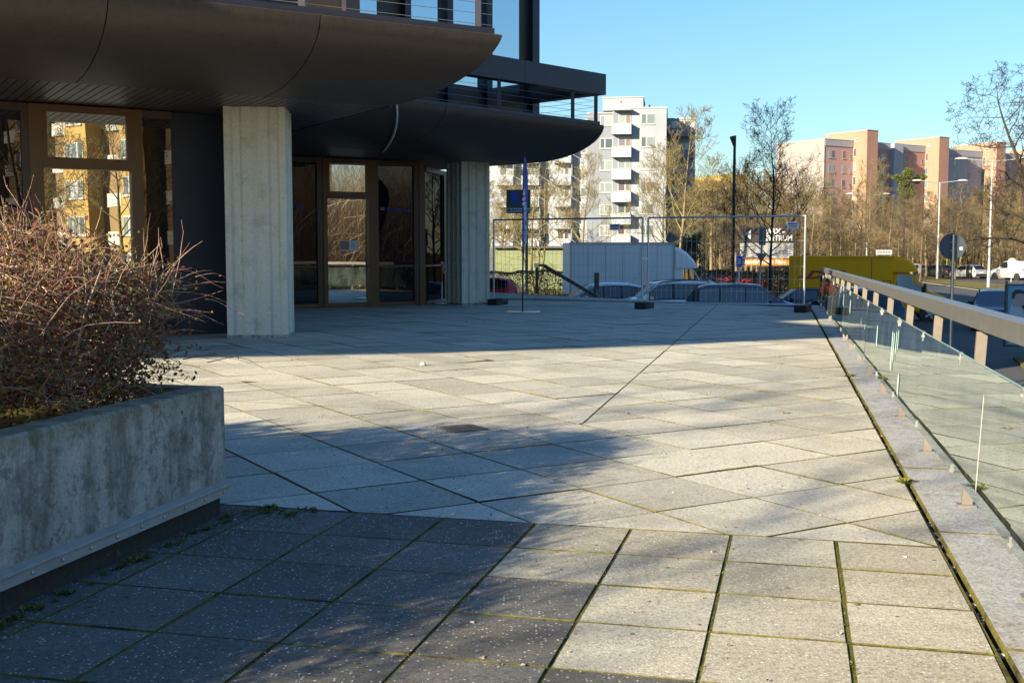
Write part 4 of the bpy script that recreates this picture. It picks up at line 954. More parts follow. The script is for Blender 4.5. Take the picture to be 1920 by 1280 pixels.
for x, zt in ((0, 2.92), (.25, 2.90), (.6, 2.78), (.95, 2.48), (1.03, 2.26)): rows.append([(x + xf - .01, -.98, 2.2), (x + xf - .01, -.95, zt - .12), (x + xf - .01, -.85, zt), (x + xf - .01, .85, zt), (x + xf - .01, .95, zt - .12), (x + xf - .01, .98, 2.2)])
obj('roof_fairing', sp.loft(rows, True), M['yellow'], dv, smooth=35)
obj('front_bumper', MB().bbox((xf + 2.22, 0, .52), (.42, 1.92, .42), .08), M['trim'], dv); obj('door_seam', MB().box((xf + .16, -1.0, 1.2), (.014, .02, 1.2)), M['trim'], dv)
for sd_ in (-1, 1): obj('headlight', cabm(cs.patch(1.85, 2.28, 2.9, 3.95, (sd_,), .01, 4, 2)), M['headlight'], dv); obj('mirror', MB().bbox((xf + 1.28, sd_ * 1.16, 1.52), (.12, .22, .36), .03), M['trim'], dv)
for x in (xr + 1.05, xf + 1.55):
    for sd_ in (-1, 1): wheel(dv, x, sd_ * .86, .36, .24); obj('wheel_arch', MB().disc((x, sd_ * .955, .40), .45, (0, 1, 0), .06, 22), M['trim'], dv)
obj('step', MB().box((xf + .7, -.92, .42), (.7, .2, .1)), M['trim'], dv)
# driver seen through the side window
M['skin'] = flat('skin', (.45, .27, .19), .6); M['jacket'] = flat('red_jacket', (.30, .04, .03), .8)
# white box lorry
lv = thing('box_lorry', 'white box lorry parked behind the estate car', 'lorry', (5.2, 56.2, ZS), radians(7))
M['lorry'] = flat('white_lorry_panel', (.88, .89, .89), .45, 0, .06, 3)
obj('cargo_box', MB().bbox((0, 0, 2.1), (5.1, 2.3, 2.50), .03), M['lorry'], lv)
for x in (-2.54, 2.54): obj('corner_post', MB().box((x, -1.14, 2.1), (.09, .08, 2.54)), M['galv'], lv)
obj('top_rail', MB().box((0, -1.15, 3.32), (5.2, .06, .10)), M['galv'], lv); obj('top_rail', MB().box((0, -1.15, .88), (5.2, .06, .10)), M['galv'], lv)
for k in range(1, 6): obj('panel_seam', MB().box((-2.54 + .85 * k, -1.152, 2.1), (.012, .012, 2.3)), M['signgrey'], lv)
cs2 = Shape(1.75, 2.05, [(0, 2.28), (.75, 2.26), (.95, 2.15), (1.40, 1.45), (1.52, 1.32), (1.68, 1.05), (1.75, .60)], [(0, 1.38), (1.1, 1.36), (1.4, 1.24), (1.75, .55)], sill=.4, tumble=.08, nose=.10)
def cab2(mb): mb.v = [(x + 2.62, y, z) for x, y, z in mb.v]; return mb
obj('cab', cab2(cs2.body()), M['lorry'], lv, smooth=38); obj('side_window', cab2(cs2.patch(.35, 1.20, 4.1, 4.85, (-1,))), M['carglass_lit'], lv); obj('windscreen', cab2(cs2.patch(.96, 1.42, 5.9, 8, (-1, 1), .008)), M['carglass'], lv)
df = MB(); rows = []
for x, zt in ((.06, 3.16), (.3, 3.10), (.65, 2.88), (1.0, 2.52), (1.18, 2.2)): rows.append([(x + 2.62, -.98, 2.12), (x + 2.62, -.95, zt - .15), (x + 2.62, -.80, zt), (x + 2.62, .80, zt), (x + 2.62, .95, zt - .15), (x + 2.62, .98, 2.12)])
obj('roof_deflector', df.loft(rows, True), M['lorry'], lv, smooth=35)
for x in (-1.5, 3.5):
    for sd_ in (-1, 1): wheel(lv, x, sd_ * .92, .40, .25)
obj('chassis', MB().box((.2, 0, .68), (5.6, .9, .22)), M['trim'], lv); obj('mud_guard', MB().box((-1.5, 0, .82), (1.1, 2.2, .04)), M['trim'], lv)
# ------------------------------------------------------------------ street furniture
M['pole_green'] = flat('dark_green_pole', (.030, .055, .055), .5, .3); M['pole_grey'] = flat('pale_grey_pole', (.36, .37, .37), .5, .3, .1); M['signback'] = flat('grey_sign_back', (.10, .125, .15), .5, .5, .1)
p = at(1374, 500, 50)
lp = thing('street_lamp', 'tall dark green single lamp post in front of the bare trees', 'street lamp', (p.x, 50, ZS)); ht = at(1374, 275, 50).z - ZS
obj('pole', MB().tube([(0, 0, 0), (0, 0, 1.2), (0, 0, 1.25), (0, 0, ht)], [.11, .11, .085, .06], 10), M['pole_green'], lp)
obj('lamp_head', MB().loft([[(-.05, -.06, ht), (.05, -.06, ht), (.05, .06, ht), (-.05, .06, ht)], [(-.2, -.12, ht + .38), (.04, -.12, ht + .44), (.04, .12, ht + .44), (-.2, .12, ht + .38)], [(-.2, -.1, ht + .43), (.04, -.1, ht + .48), (.04, .1, ht + .48), (-.2, .1, ht + .43)]], True), M['bronze_dark'], lp)
def twin_lamp(px, ytop, yb, Y, lab, arm=1.9, single=False):
    b = at(px, yb, Y); ht = at(px, ytop, Y).z - ZS
    l = thing('street_lamp', lab, 'street lamp', (b.x, Y, ZS), 0, 'pale lamps along the avenue')
    obj('pole', MB().tube([(0, 0, 0), (0, 0, 1.4), (0, 0, 1.45), (0, 0, ht)], [.13, .13, .10, .06], 10), M['pole_grey'], l)
    for sd_ in (-1, 1):
        e = (sd_ * arm, 0, ht + .16); obj('arm', MB().tube([(0, 0, ht - .05), (sd_ * arm * .5, 0, ht + .05), e], .045, 6), M['pole_grey'], l)
        obj('lamp_head', MB().loft([[(sd_ * (arm - .1) + sd_ * x, y * s_, ht + .16 + z * s_) for x, y, z in ((t_, -.16, 0), (t_, 0, .13), (t_, .16, 0), (t_, 0, -.07))] for t_, s_ in ((0, .4), (.25, 1), (.7, 1), (1.0, .3))], True), M['white'], l)
    return l
twin_lamp(1757, 342, 525, 115, 'pale twin-arm street lamp just left of the round sign', 1.9)
twin_lamp(1853, 302, 541, 89, 'pale twin-arm street lamp at right near the dark tree', 2.0)
twin_lamp(1624, 366, 517, 150, 'distant twin-arm lamp rising above the yellow van', 2.0)
# round sign seen from the back
p = at(1787, 462, 27.0)
rs = thing('road_sign', 'round traffic sign seen from its grey back on a pole', 'road sign', (p.x, 27.0, ZS)); zc = p.z - ZS
obj('pole', MB().tube([(0, -.02, 0), (0, -.02, zc + .28)], .038, 10), M['signback'], rs); obj('disc', MB().disc((0, .03, zc), .31, (0, 1, 0), .012, 32), M['signback'], rs)
obj('rim', MB().loft([[(r * cos(2 * pi * k / 32), y, zc + r * sin(2 * pi * k / 32)) for k in range(32)] for r, y in ((.31, .02), (.31, .044), (.298, .02))]), M['signgrey'], rs)
obj('sticker', MB().box((.20, .020, zc - .05), (.07, .006, .07)), M['paper'], rs); obj('bracket', MB().box((0, .01, zc + .1), (.12, .03, .03)), M['galv'], rs); obj('bracket', MB().box((0, .01, zc - .1), (.12, .03, .03)), M['galv'], rs)
# leaning sign post with two signs, blue sign
p = at(1421, 500, 44)
ls = thing('road_sign', 'slightly leaning post with two signs seen from behind, left of the street tree', 'road sign', (p.x, 44, ZS)); ls.rotation_euler = (0, radians(2.5), 0)
z1 = at(1421, 424, 44).z - ZS; obj('pole', MB().tube([(0, 0, 0), (0, 0, z1)], .04, 8), M['galv'], ls)
a = at(1421, 443, 44).z - ZS; obj('upper_plate', MB().box((0, -.045, a), (.26, .02, .66)), M['signback'], ls)
b = at(1418, 482, 44).z - ZS; obj('triangle_plate', MB().loft([[(-.22, y, b + .16), (.22, y, b + .16), (0, y, b - .24)] for y in (-.055, -.035)], True), M['signback'], ls)
p = at(1386, 490, 60); bs_ = thing('road_sign', 'small blue and white traffic sign on a white post by the hedge', 'road sign', (p.x, 60, ZS)); zz = p.z - ZS
obj('pole', MB().tube([(0, 0, 0), (0, 0, zz + .3)], .05, 8), M['white'], bs_); obj('plate', MB().box((0, -.06, zz), (.34, .02, .58)), M['signblue'], bs_); obj('symbol', MB().box((0, -.075, zz), (.16, .01, .28)), M['white'], bs_)
p = at(1897, 492, 108); ss = thing('road_sign', 'small white round sign far away above the white panel van', 'road sign', (p.x, 108, ZS)); obj('pole', MB().tube([(0, 0, 0), (0, 0, p.z - ZS)], .05, 8), M['pole_grey'], ss); obj('disc', MB().disc((0, -.05, p.z - ZS), .42, (0, 1, 0), .02, 20), M['white'], ss)
M['strip2'] = flat('pale_name_board', (.34, .35, .36), .6); p = at(1657, 476, 85); ts = thing('name_sign', 'white framed name sign rising behind the yellow van roof', 'sign', (p.x, 85, ZS)); zz = p.z - ZS
for x in (-.5, .5): obj('post', MB().bar((x, 0, 0), (x, 0, zz + .05), .07, .07), M['pole_grey'], ts)
bd_ = obj('board', MB().box((0, -.05, zz + .12), (1.2, .04, .36)), M['strip2'], ts)
for q in range(5): obj('print_line', MB().box((-.42 + .2 * q, -.075, zz + .13), (.14, .006, .10)), M['inkgrey'], bd_)
# direction board of the shopping centre
p0, p1, p2 = at(1388, 425, 80), at(1488, 425, 80), at(1388, 499, 80)
wd, hg = p1.x - p0.x, p0.z - p2.z
mz = thing('shopping_centre_sign', 'large brown direction board with white arrow and name strips behind the hedge', 'sign board', (p0.x, 80, p2.z))
M['strip'] = flat('off_white_sign_strip', (.36, .36, .35), .6); M['signbrown'] = flat('dark_brown_sign', (.045, .035, .030), .6); M['orange'] = flat('orange_banner', (.75, .20, .02), .5)
for x in (.05, wd - .05): obj('post', MB().bar((x, .1, ZS - p2.z), (x, .1, hg + .1), .14, .14), M['signbrown'], mz)
obj('header', MB().box((wd / 2, 0, hg * .80), (wd, .1, hg * .38)), M['signbrown'], mz)
text('lettering', 'MARX -', .52, M['white'], mz, (wd * .40, -.06, hg * .82), bold=.02, sx=.92); text('lettering', 'ZENTRUM', .52, M['white'], mz, (wd * .40, -.06, hg * .65), bold=.02, sx=.90)
obj('arrow', MB().loft([[(wd * .07, y, hg * .80), (wd * .20, y, hg * .92), (wd * .20, y, hg * .66)] for y in (-.06, -.055)], True), M['white'], mz)
for k in range(7):
    z = hg * (.56 - .055 * k); st_ = obj('name_strip', MB().box((wd / 2, 0, z), (wd, .08, hg * .045)), M['strip'], mz)
    for q in range(6):
        l_ = random.uniform(.2, .45); obj('print_line', MB().box((wd * (.10 + .15 * q), -.045, z), (l_, .01, hg * .016)), M['letter_blue'] if k == 3 else M['inkgrey'], st_)
obj('banner', MB().box((wd / 2, -.02, hg * .10), (wd, .08, hg * .16)), M['orange'], mz); text('banner_lettering', 'Iskender Kebap Haus', .42, M['white'], mz, (.08, -.07, hg * .065), shear=.25, bold=.012, sx=.86)
# poster stand at the right edge
p = at(1891, 533, 31.5); pst = thing('poster_stand', 'illuminated style poster stand with a photo advert at the right edge', 'poster stand', (p.x, 31.5, ZS), radians(-8)); zt_ = p.z - ZS
M['poster'] = flat('blue_poster', (.10, .33, .50), .35, 0, .1); M['shirt'] = flat('printed_pale_shirt', (.35, .48, .58), .5, 0, .25, 9); M['face'] = flat('printed_face', (.33, .30, .30), .5, 0, .2, 8); M['hair'] = flat('printed_dark_hair', (.02, .025, .035), .5)
obj('frame', MB().bbox((.62, .08, zt_ - .86), (1.36, .16, 1.74), .02), M['signgrey'], pst); obj('poster', MB().box((.62, -.004, zt_ - .86), (1.24, .012, 1.62)), M['poster'], pst); obj('foot', MB().bar((.62, .08, 0), (.62, .08, zt_ - 1.7), .3, .14), M['signgrey'], pst)
obj('finial', MB().box((-.03, .08, zt_ + .05), (.05, .05, .10)), M['signgrey'], pst)
def flatpoly(pts, y, m, nm): obj(nm, MB().loft([[(x, y, zt_ + z) for x, z in pts], [(x, y - .004, zt_ + z) for x, z in pts]], True), m, pst)
flatpoly([(.08, -.52), (.20, -.62), (.36, -.60), (.50, -.72), (.56, -1.1), (.54, -1.62), (.06, -1.62), (.05, -.8)], -.012, M['shirt'], 'printed_shirt')
flatpoly([(.14, -.62), (.12, -.36), (.16, -.24), (.30, -.22), (.40, -.28), (.42, -.36), (.46, -.42), (.42, -.46), (.42, -.54), (.36, -.60), (.26, -.62)], -.017, M['face'], 'printed_face')
flatpoly([(.10, -.40), (.09, -.24), (.16, -.16), (.30, -.14), (.40, -.18), (.43, -.26), (.30, -.25), (.19, -.28), (.16, -.40)], -.022, M['hair'], 'printed_hair')
flatpoly([(.38, -.66), (.50, -.60), (.60, -.52), (.66, -.62), (.62, -.78), (.5, -.84), (.40, -.78)], -.022, M['face'], 'printed_hand'); flatpoly([(.34, -.60), (.44, -.56), (.52, -.66), (.44, -.72)], -.027, M['hair'], 'printed_beard'); flatpoly([(.56, -.7), (.62, -.9), (.60, -1.62), (.52, -1.62)], -.022, M['hair'], 'printed_strap')

# ------------------------------------------------------------------ apartment blocks
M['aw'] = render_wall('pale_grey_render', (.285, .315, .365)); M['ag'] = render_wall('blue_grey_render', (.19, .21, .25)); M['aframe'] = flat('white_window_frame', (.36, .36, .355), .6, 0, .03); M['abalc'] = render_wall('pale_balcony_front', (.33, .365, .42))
def _apane(name, cols):
    n = N(name); oi = n.n('ShaderNodeObjectInfo'); c = n.ramp(oi.outputs['Random'], cols)
    wv = n.n('ShaderNodeTexWave', Scale=5.0, Distortion=1.5); n.l(n.coord(), wv.inputs['Vector'])
    c = n.mix(.5, c, n.ramp(wv.outputs['Fac'], [(0, (.4,) * 3), (1, (1.3,) * 3)]), 'MULTIPLY'); return n.bsdf(c, .12, 0, None, .8)
M['apane'] = _apane('curtained_window', [(0, (.05, .07, .08)), (.35, (.16, .20, .22)), (.6, (.30, .33, .33)), (.8, (.08, .06, .09)), (1, (.20, .16, .14))])
class Face:
    """wall plane through a with direction ang; s along, z up, o outwards"""
    def __init__(s, a, ang, root): s.a = Vector(a[:2]); s.ang = ang; s.u = Vector((cos(ang), sin(ang))); s.n = Vector((s.u.y, -s.u.x)); s.root = root
    def bx(s, s0, s1, z0, z1, o0, o1, m, name, par=None):
        c = s.a + s.u * ((s0 + s1) / 2) + s.n * ((o0 + o1) / 2)
        return obj(name, MB().box((c.x, c.y, (z0 + z1) / 2), (s1 - s0, o1 - o0, z1 - z0), s.ang), M[m], par or s.root)
    def window(s, s0, s1, z0, z1, panes=2, split=None, fr='aframe', pane='apane', deep=.05):
        f_ = .09; w_ = s.bx(s0, s1, z0, z1, -.05, deep, fr, 'window')
        xs = [s0 + (s1 - s0) * k / panes for k in range(panes + 1)]
        if split: xs = [s0, s0 + (s1 - s0) * split, s1]
        for a, b in zip(xs[:-1], xs[1:]): s.bx(a + f_, b - f_ * .6, z0 + f_, z1 - f_, deep - .03, deep + .004, pane, 'pane', w_)
        s.bx(s0 - .05, s1 + .05, z0 - .08, z0, -.02, deep + .07, fr, 'sill', w_)
def psize(Y): return Y / 2133
# white-grey tower block
Y0 = 140.0; k_ = psize(Y0)
wb = thing('apartment_block', 'pale grey apartment tower with stacked balconies and rooftop box', 'building')
fz = lambda y: at(1200, y, Y0).z
fx = lambda px: at(px, 400, Y0).x
rot = -radians(8)
cr = Vector((fx(1248), Y0)); fA = Face(cr, rot, wb); sA = lambda px: (fx(px) - cr.x) / cos(rot)
fA.bx(sA(1149), 0, ZS, fz(203), -14, 0, 'aw', 'wall'); fA.bx(sA(1149) - .05, .08, fz(203), fz(200.5), -14.1, .08, 'aframe', 'roof_edge')
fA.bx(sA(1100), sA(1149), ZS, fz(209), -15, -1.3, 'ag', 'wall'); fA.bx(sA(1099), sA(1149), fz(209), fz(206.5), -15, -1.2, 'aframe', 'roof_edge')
fA.bx(sA(905), sA(1100), ZS, fz(220), -17, -2.4, 'aw', 'wall'); fA.bx(sA(904), sA(1100), fz(220), fz(217), -17, -2.3, 'aframe', 'roof_edge')
fA.bx(sA(1128), sA(1204), fz(201), fz(177), -10, -2.5, 'aw', 'roof_house'); fA.bx(sA(1127), sA(1205), fz(177), fz(175.2), -10.1, -2.4, 'aframe', 'roof_edge'); fA.bx(sA(1161), sA(1163.5), fz(186), fz(183), -2.52, -2.46, 'signgrey', 'vent')
fA.bx(.02, 3.6, ZS, fz(211), -16, -7.5, 'aw', 'wall'); fA.bx(-.02, 3.7, fz(211), fz(208.5), -16, -7.4, 'aframe', 'roof_edge')
rows = [222, 265, 307, 349, 391, 431, 471]
for i, y in enumerate(rows):
    hz = 10.5
    fA.window(sA(1201), sA(1226), fz(y + hz), fz(y - hz + 1), split=.40)
    f2 = Face(cr - fA.n * 1.3, rot, wb); f2.window(sA(1124), sA(1148), fz(y + hz), fz(y - hz + 1), split=.38)
    # balcony: recess back wall window, side wall, parapet box
    fb = Face(cr + fA.n * .0, rot, wb); 
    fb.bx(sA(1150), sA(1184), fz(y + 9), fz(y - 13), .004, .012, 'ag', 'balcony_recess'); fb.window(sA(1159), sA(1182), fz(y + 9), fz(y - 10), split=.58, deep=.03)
    bp = fb.bx(sA(1148), sA(1184), fz(y + 30), fz(y + 11), .0, 1.15, 'abalc', 'balcony'); fb.bx(sA(1148) - .04, sA(1184) + .04, fz(y + 11), fz(y + 10), -.0, 1.2, 'aframe', 'parapet_cap', bp)
    if i == 0: fb.bx(sA(1150), sA(1184), fz(y - 15), fz(y - 18), 0, 1.15, 'abalc', 'balcony_roof')
    # left wing
    f3 = Face(cr - fA.n * 2.4, rot, wb)
    for q, a_ in enumerate((1075, 1000, 958)): f3.window(sA(a_), sA(a_ + 21), fz(y + 18), fz(y - 1), split=.55)
    for a_ in (1036, 975, 925):
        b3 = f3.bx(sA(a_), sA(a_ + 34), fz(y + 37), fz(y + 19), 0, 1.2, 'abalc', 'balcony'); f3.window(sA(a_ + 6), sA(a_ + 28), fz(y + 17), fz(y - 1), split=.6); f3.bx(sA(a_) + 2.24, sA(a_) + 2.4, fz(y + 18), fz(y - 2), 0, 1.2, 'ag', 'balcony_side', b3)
    # shaded gable on the right
    fs = Face(cr + fA.u * 3.6 - fA.n * 7.5, rot + pi / 2, wb); fs.window(1.0, 2.2, fz(y + 14), fz(y - 5), 1)
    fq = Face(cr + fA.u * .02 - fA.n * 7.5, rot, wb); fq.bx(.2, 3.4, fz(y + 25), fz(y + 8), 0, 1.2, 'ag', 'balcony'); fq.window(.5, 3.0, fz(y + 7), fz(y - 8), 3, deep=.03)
for px_, h_ in ((1110, 1.2), (1140, .8), (1190, 1.4), (1215, .9), (1238, .7)):   # vents and aerials on the roof
    p_ = fA.a + fA.u * sA(px_) - fA.n * 5; obj('roof_vent', MB().tube([(p_.x, p_.y, fz(204)), (p_.x, p_.y, fz(201) + h_)], .12, 8), M['galv'], wb)
# pink and peach terrace of blocks
M['pk'] = render_wall('mauve_pink_render', (.46, .29, .275)); M['pk2'] = render_wall('salmon_render', (.48, .25, .21)); M['pkw'] = render_wall('pale_rose_render', (.275, .25, .245)); M['peach'] = render_wall('peach_render', (.30, .205, .150)); M['terra'] = render_wall('terracotta_render', (.45, .25, .19)); M['bgrey'] = render_wall('lilac_grey_render', (.36, .36, .41))
pkb = thing('apartment_block', 'long pink and peach apartment block with stair towers above the trees', 'building')
YP = 210.0; co = at(1547, 262, YP); fP = Face((co.x, YP), radians(32), pkb); zP = lambda y: at(1547, y, YP).z
ztop = zP(261); fl_h = 2.62
fP.bx(0, 7.5, ZS, ztop, -12, 0, 'pk', 'wall'); fP.bx(-.16, -.02, ZS, ztop, -12.05, .05, 'pkw', 'end_wall'); fP.bx(-.02, 7.4, ztop - 1.15, ztop + .02, .004, .10, 'bgrey', 'parapet'); fP.bx(-.2, 7.5, ztop + .02, ztop + .14, -12.1, .14, 'aframe', 'roof_edge')
secs = [(7.5, 20.5, 'pk2', .0), (20.5, 27.9, 'pk2', .0), (27.9, 45.7, 'bgrey', .3), (45.7, 58.5, 'pk', .3), (58.5, 78, 'pk2', .3)]
for a, b, m_, dz in secs: fP.bx(a, b, ZS, ztop - dz, -12, 0, m_, 'wall'); fP.bx(a + .05, b - .05, ztop - dz - 1.15, ztop - dz + .02, .004, .10, 'bgrey', 'parapet'); fP.bx(a, b, ztop - dz + .02, ztop - dz + .13, -12.1, .13, 'aframe', 'roof_edge')
fP.bx(17.8, 20.4, ZS, ztop + .1, .002, .9, 'bgrey', 'bay')
for s0, dz in ((7.5, 1.75), (27.9, 1.55), (45.7, 1.45), (64.2, 1.2)):
    fP.bx(s0, s0 + 2.95, ZS, ztop + dz, -7, 3.1, 'peach', 'stair_tower'); fP.bx(s0 + .02, s0 + 2.99, ZS, ztop + dz - .02, 3.104, 3.2, 'terra', 'tower_front'); fP.bx(s0 - .06, s0 + 3.05, ztop + dz, ztop + dz + .14, -7.1, 3.26, 'aframe', 'tower_cap')
    ft = Face(fP.a + fP.u * s0, radians(32) - pi / 2, pkb); ft.window(.55, 1.1, ztop - .1, ztop + .45, 1, deep=.04)
    for k in range(6): ft.window(.10, .75, ztop - 2.9 - k * fl_h, ztop - 1.3 - k * fl_h, 1, deep=.04)
for k in range(6):
    z = ztop - 3.35 - k * fl_h
    for s0, w_, n_p in ((1.0, 1.55, 2), (4.6, .9, 1), (6.6, .5, 1), (12.0, 1.5, 2), (15.2, 1.5, 2), (21.2, 1.7, 2), (24.5, 1.0, 1), (26.8, .5, 1), (32.6, 1.5, 2), (36.6, 1.5, 2), (41, 1.0, 1), (50.5, 1.4, 2), (54.5, 1.4, 2), (60, 1.3, 2)):
        fP.window(s0, s0 + w_, z, z + 1.45 if w_ > .6 else z + .8, n_p, deep=.02)
for s_, h_ in ((2, .9), (5, 1.4), (13, 1.0), (17, .7), (24, 1.2), (33, .8), (39, 1.5), (43, .8), (52, 1.1)):
    p_ = fP.a + fP.u * s_ - fP.n * 4; obj('roof_vent', MB().tube([(p_.x, p_.y, ztop - .4), (p_.x, p_.y, ztop + h_)], .14, 8), M['galv'], pkb)
# yellow block seen between the trees
yb = thing('apartment_block', 'yellow apartment block half hidden behind the bare trees', 'building'); M['yell'] = render_wall('yellow_render', (.33, .235, .07))
YY = 190.; c = at(1300, 330, YY); fY = Face((c.x, YY), radians(14), yb); zY = lambda y: at(1300, y, YY).z
fY.bx(0, 5.0, ZS, zY(338), -12, 0, 'yell', 'wall'); fY.bx(5.0, 9.5, ZS, zY(326), -12, .5, 'yell', 'wall')
for k in range(5):
    for s0 in (.8, 3.4): fY.window(s0, s0 + 1.5, zY(338) - 3 - 2.7 * k, zY(338) - 1.6 - 2.7 * k)
    for s0 in (5.6, 7.6): fY.window(s0, s0 + 1.5, zY(326) - 3 - 2.7 * k, zY(326) - 1.6 - 2.7 * k, deep=.55)
# low pink house and long white wall glimpsed behind the trunks
lh = thing('low_house', 'low pink building glimpsed behind the tree trunks above the van', 'building'); fH = Face((at(1545, 470, 170).x, 170.), radians(10), lh)
fH.bx(0, 13, ZS, at(1545, 462, 170).z, -8, 0, 'pkw', 'wall'); fH.bx(-.2, 13.2, at(1545, 462, 170).z, at(1545, 459, 170).z, -8.2, .3, 'terra', 'roof')
for s0 in (2.0, 8.5): fH.window(s0, s0 + 1.5, .2, 1.6)
# green transformer house
gw = thing('transformer_house', 'low pale green flat-roofed hut behind the left hedge', 'building'); M['greenwall'] = render_wall('pale_green_render', (.20, .24, .14))
a = at(929, 470, 84); fG = Face((a.x, 84.), radians(-2), gw); wG = at(1075, 470, 84).x - a.x
fG.bx(0, wG, ZS, at(960, 465, 84).z, -7, 0, 'greenwall', 'wall'); fG.bx(-.2, wG + .2, at(960, 465, 84).z, at(960, 461, 84).z, -7.2, .35, 'signgrey', 'roof'); fG.bx(-1.2, -.02, ZS, at(960, 466, 84).z, -5, -.5, 'signgrey', 'side_annex')

# yellow house and thicket beside the terrace, outside the picture but mirrored in the glazing
yr = thing('apartment_house', 'ochre apartment house with white bay windows mirrored in the office glazing', 'building'); M['ochre'] = render_wall('ochre_render', (.36, .25, .09)); M['ochre_d'] = render_wall('brown_render', (.22, .15, .085))
fR = Face((46.0, -36.0), radians(-80), yr)
fR.bx(-14, 26, ZS, 17, -12, 0, 'ochre_d', 'wall')
for s0 in (-9, -1.5, 6, 13.5, 21):
    fR.bx(s0, s0 + 3.2, ZS, 16.5, 0, 1.3, 'ochre', 'bay')
    for k in range(6):
        fR.window(s0 + .5, s0 + 2.9, ZS + 1.3 + 2.85 * k, ZS + 2.75 + 2.85 * k, 3, deep=1.36); fR.bx(s0 + 3.3, s0 + 5.3, ZS + .6 + 2.85 * k, ZS + 1.6 + 2.85 * k, .01, 1.1, 'aframe', 'balcony')
# ------------------------------------------------------------------ trees
def bark(name, a, b, moss=None, mamt=.5):
    n = N(name); v = n.coord(); c = n.mix(n.noise(n.coord('Object', (1, 1, .3)), 6, 5), a, b)
    if moss: c = n.mix(n.ramp(n.noise(v, 1.3, 4), [(.42, (0, 0, 0)), (.62, (mamt,) * 3)]), c, moss)
    return n.bsdf(c, .9, 0, None, .2)
M['bark_olive'] = bark('mossy_olive_bark', (.10, .075, .045), (.20, .16, .10), (.20, .19, .045), .7)
M['bark_tan'] = bark('tan_bark', (.13, .095, .06), (.25, .20, .13), (.20, .18, .05), .4)
M['bark_dark'] = bark('dark_bark', (.030, .024, .018), (.070, .056, .040))
M['bark_grey'] = bark('grey_brown_bark', (.10, .075, .05), (.20, .155, .10))
M['twig_olive'] = bark('olive_twigs', (.115, .088, .046), (.20, .16, .085), (.19, .17, .045), .5)
M['twig_tan'] = bark('tan_twigs', (.135, .097, .054), (.22, .17, .10))
M['twig_brown'] = bark('brown_twigs', (.060, .045, .032), (.12, .09, .06))
M['twig_gold'] = bark('golden_olive_twigs', (.135, .108, .055), (.245, .20, .105), (.21, .19, .055), .5)
M['straw'] = bark('straw_twigs', (.26, .19, .12), (.46, .36, .24))
M['twig_dark'] = bark('dark_twigs', (.026, .021, .018), (.06, .05, .038))
def rvec(r): return Vector((r.gauss(0, 1), r.gauss(0, 1), r.gauss(0, 1))).normalized()
def make_tree(seed, H, trunk_h, r0, spread=.9, levels=4, kids=(7, 6, 6, 5), leader=True, stems=1, up=.25, wig=.22, minr=.006, ratio=.52):
    """returns (trunk mesh, branch mesh); crown from recursive tapering limbs"""
    R = random.Random(seed); T, B = MB(), MB()
    def limb(p, d, L, r, lev, mb):
        n = max(3, 6 - lev); q = [p]; dd = d.normalized(); dirs = [dd]
        for k in range(n):
            dd = (dd + rvec(R) * wig * (1 + .25 * lev) * .6 + Vector((0, 0, up * (.5 if lev else .2) / n * 2))).normalized(); p = p + dd * (L / n); q.append(p); dirs.append(dd)
        rr = [max(minr * .6, r * (1 - .8 * k / n)) for k in range(n + 1)]
        mb.tube(q, rr, 7 if lev == 0 else (5 if lev == 1 else 3), lev == 0)
        if lev >= levels: return
        nk = kids[min(lev, len(kids) - 1)]
        for k in range(nk):
            t = (.25 + .75 * (k + R.random() * .8) / nk) if lev else R.uniform(.05, 1)
            t = min(t, .99); i = int(t * n); f_ = t * n - i; bp = q[i].lerp(q[i + 1], f_); br = rr[i] * (1 - f_) + rr[i + 1] * f_
            side = dirs[i].orthogonal().normalized(); side = Matrix.Rotation(R.uniform(0, 2 * pi) if lev else k * 2.4 + R.gauss(0, .4), 3, dirs[i]) @ side
            nd_ = (dirs[i] * (1 - spread * .55) + side * spread + Vector((0, 0, .12))).normalized()
            limb(bp, nd_, L * ratio * R.uniform(.75, 1.2) * (1.15 - .45 * t), max(minr, br * .62), lev + 1, B)
    for s_ in range(stems):
        a = 2 * pi * s_ / stems + R.uniform(0, .6); d = Vector((cos(a) * .32, sin(a) * .32, 1)) if stems > 1 else Vector((R.gauss(0, .04), R.gauss(0, .04), 1))
        Ls = H if leader else H * .75
        # trunk
        n = 5; p = Vector((cos(a) * r0 * .6, sin(a) * r0 * .6, 0)) if stems > 1 else Vector((0, 0, 0)); q = [p]; dd = d.normalized()
        for k in range(n): dd = (dd + rvec(R) * .05 + Vector((0, 0, .05))).normalized(); p = p + dd * (trunk_h / n); q.append(p)
        T.tube(q, [r0 * (1.35 if k == 0 else 1 - .07 * k) for k in range(n + 1)], 9)
        n2 = 9; rr0 = r0 * .68; q2 = [p]; ds = [dd]
        for k in range(n2): dd = (dd + rvec(R) * wig * .35 + Vector((0, 0, .10))).normalized(); p = p + dd * ((Ls - trunk_h) / n2); q2.append(p); ds.append(dd)
        T.tube(q2, [max(minr, rr0 * (1 - .93 * k / n2)) for k in range(n2 + 1)], 7)
        nl = kids[0] * 2
        for k in range(nl):
            t = (k + R.random()) / nl * .97; i = int(t * n2); bp = q2[i].lerp(q2[i + 1], t * n2 - i); br = rr0 * (1 - .93 * t)
            side = ds[i].orthogonal().normalized(); side = Matrix.Rotation(k * 2.4 + R.gauss(0, .5), 3, ds[i]) @ side
            nd_ = (side * spread + ds[i] * (.35 + .5 * t)).normalized()
            limb(bp, nd_, (H - trunk_h) * .46 * R.uniform(.8, 1.15) * (1.12 - .72 * t), max(minr * 1.5, br * .55), 1, B)
    return T.mesh('trunk'), B.mesh('branches')
VAR = {}
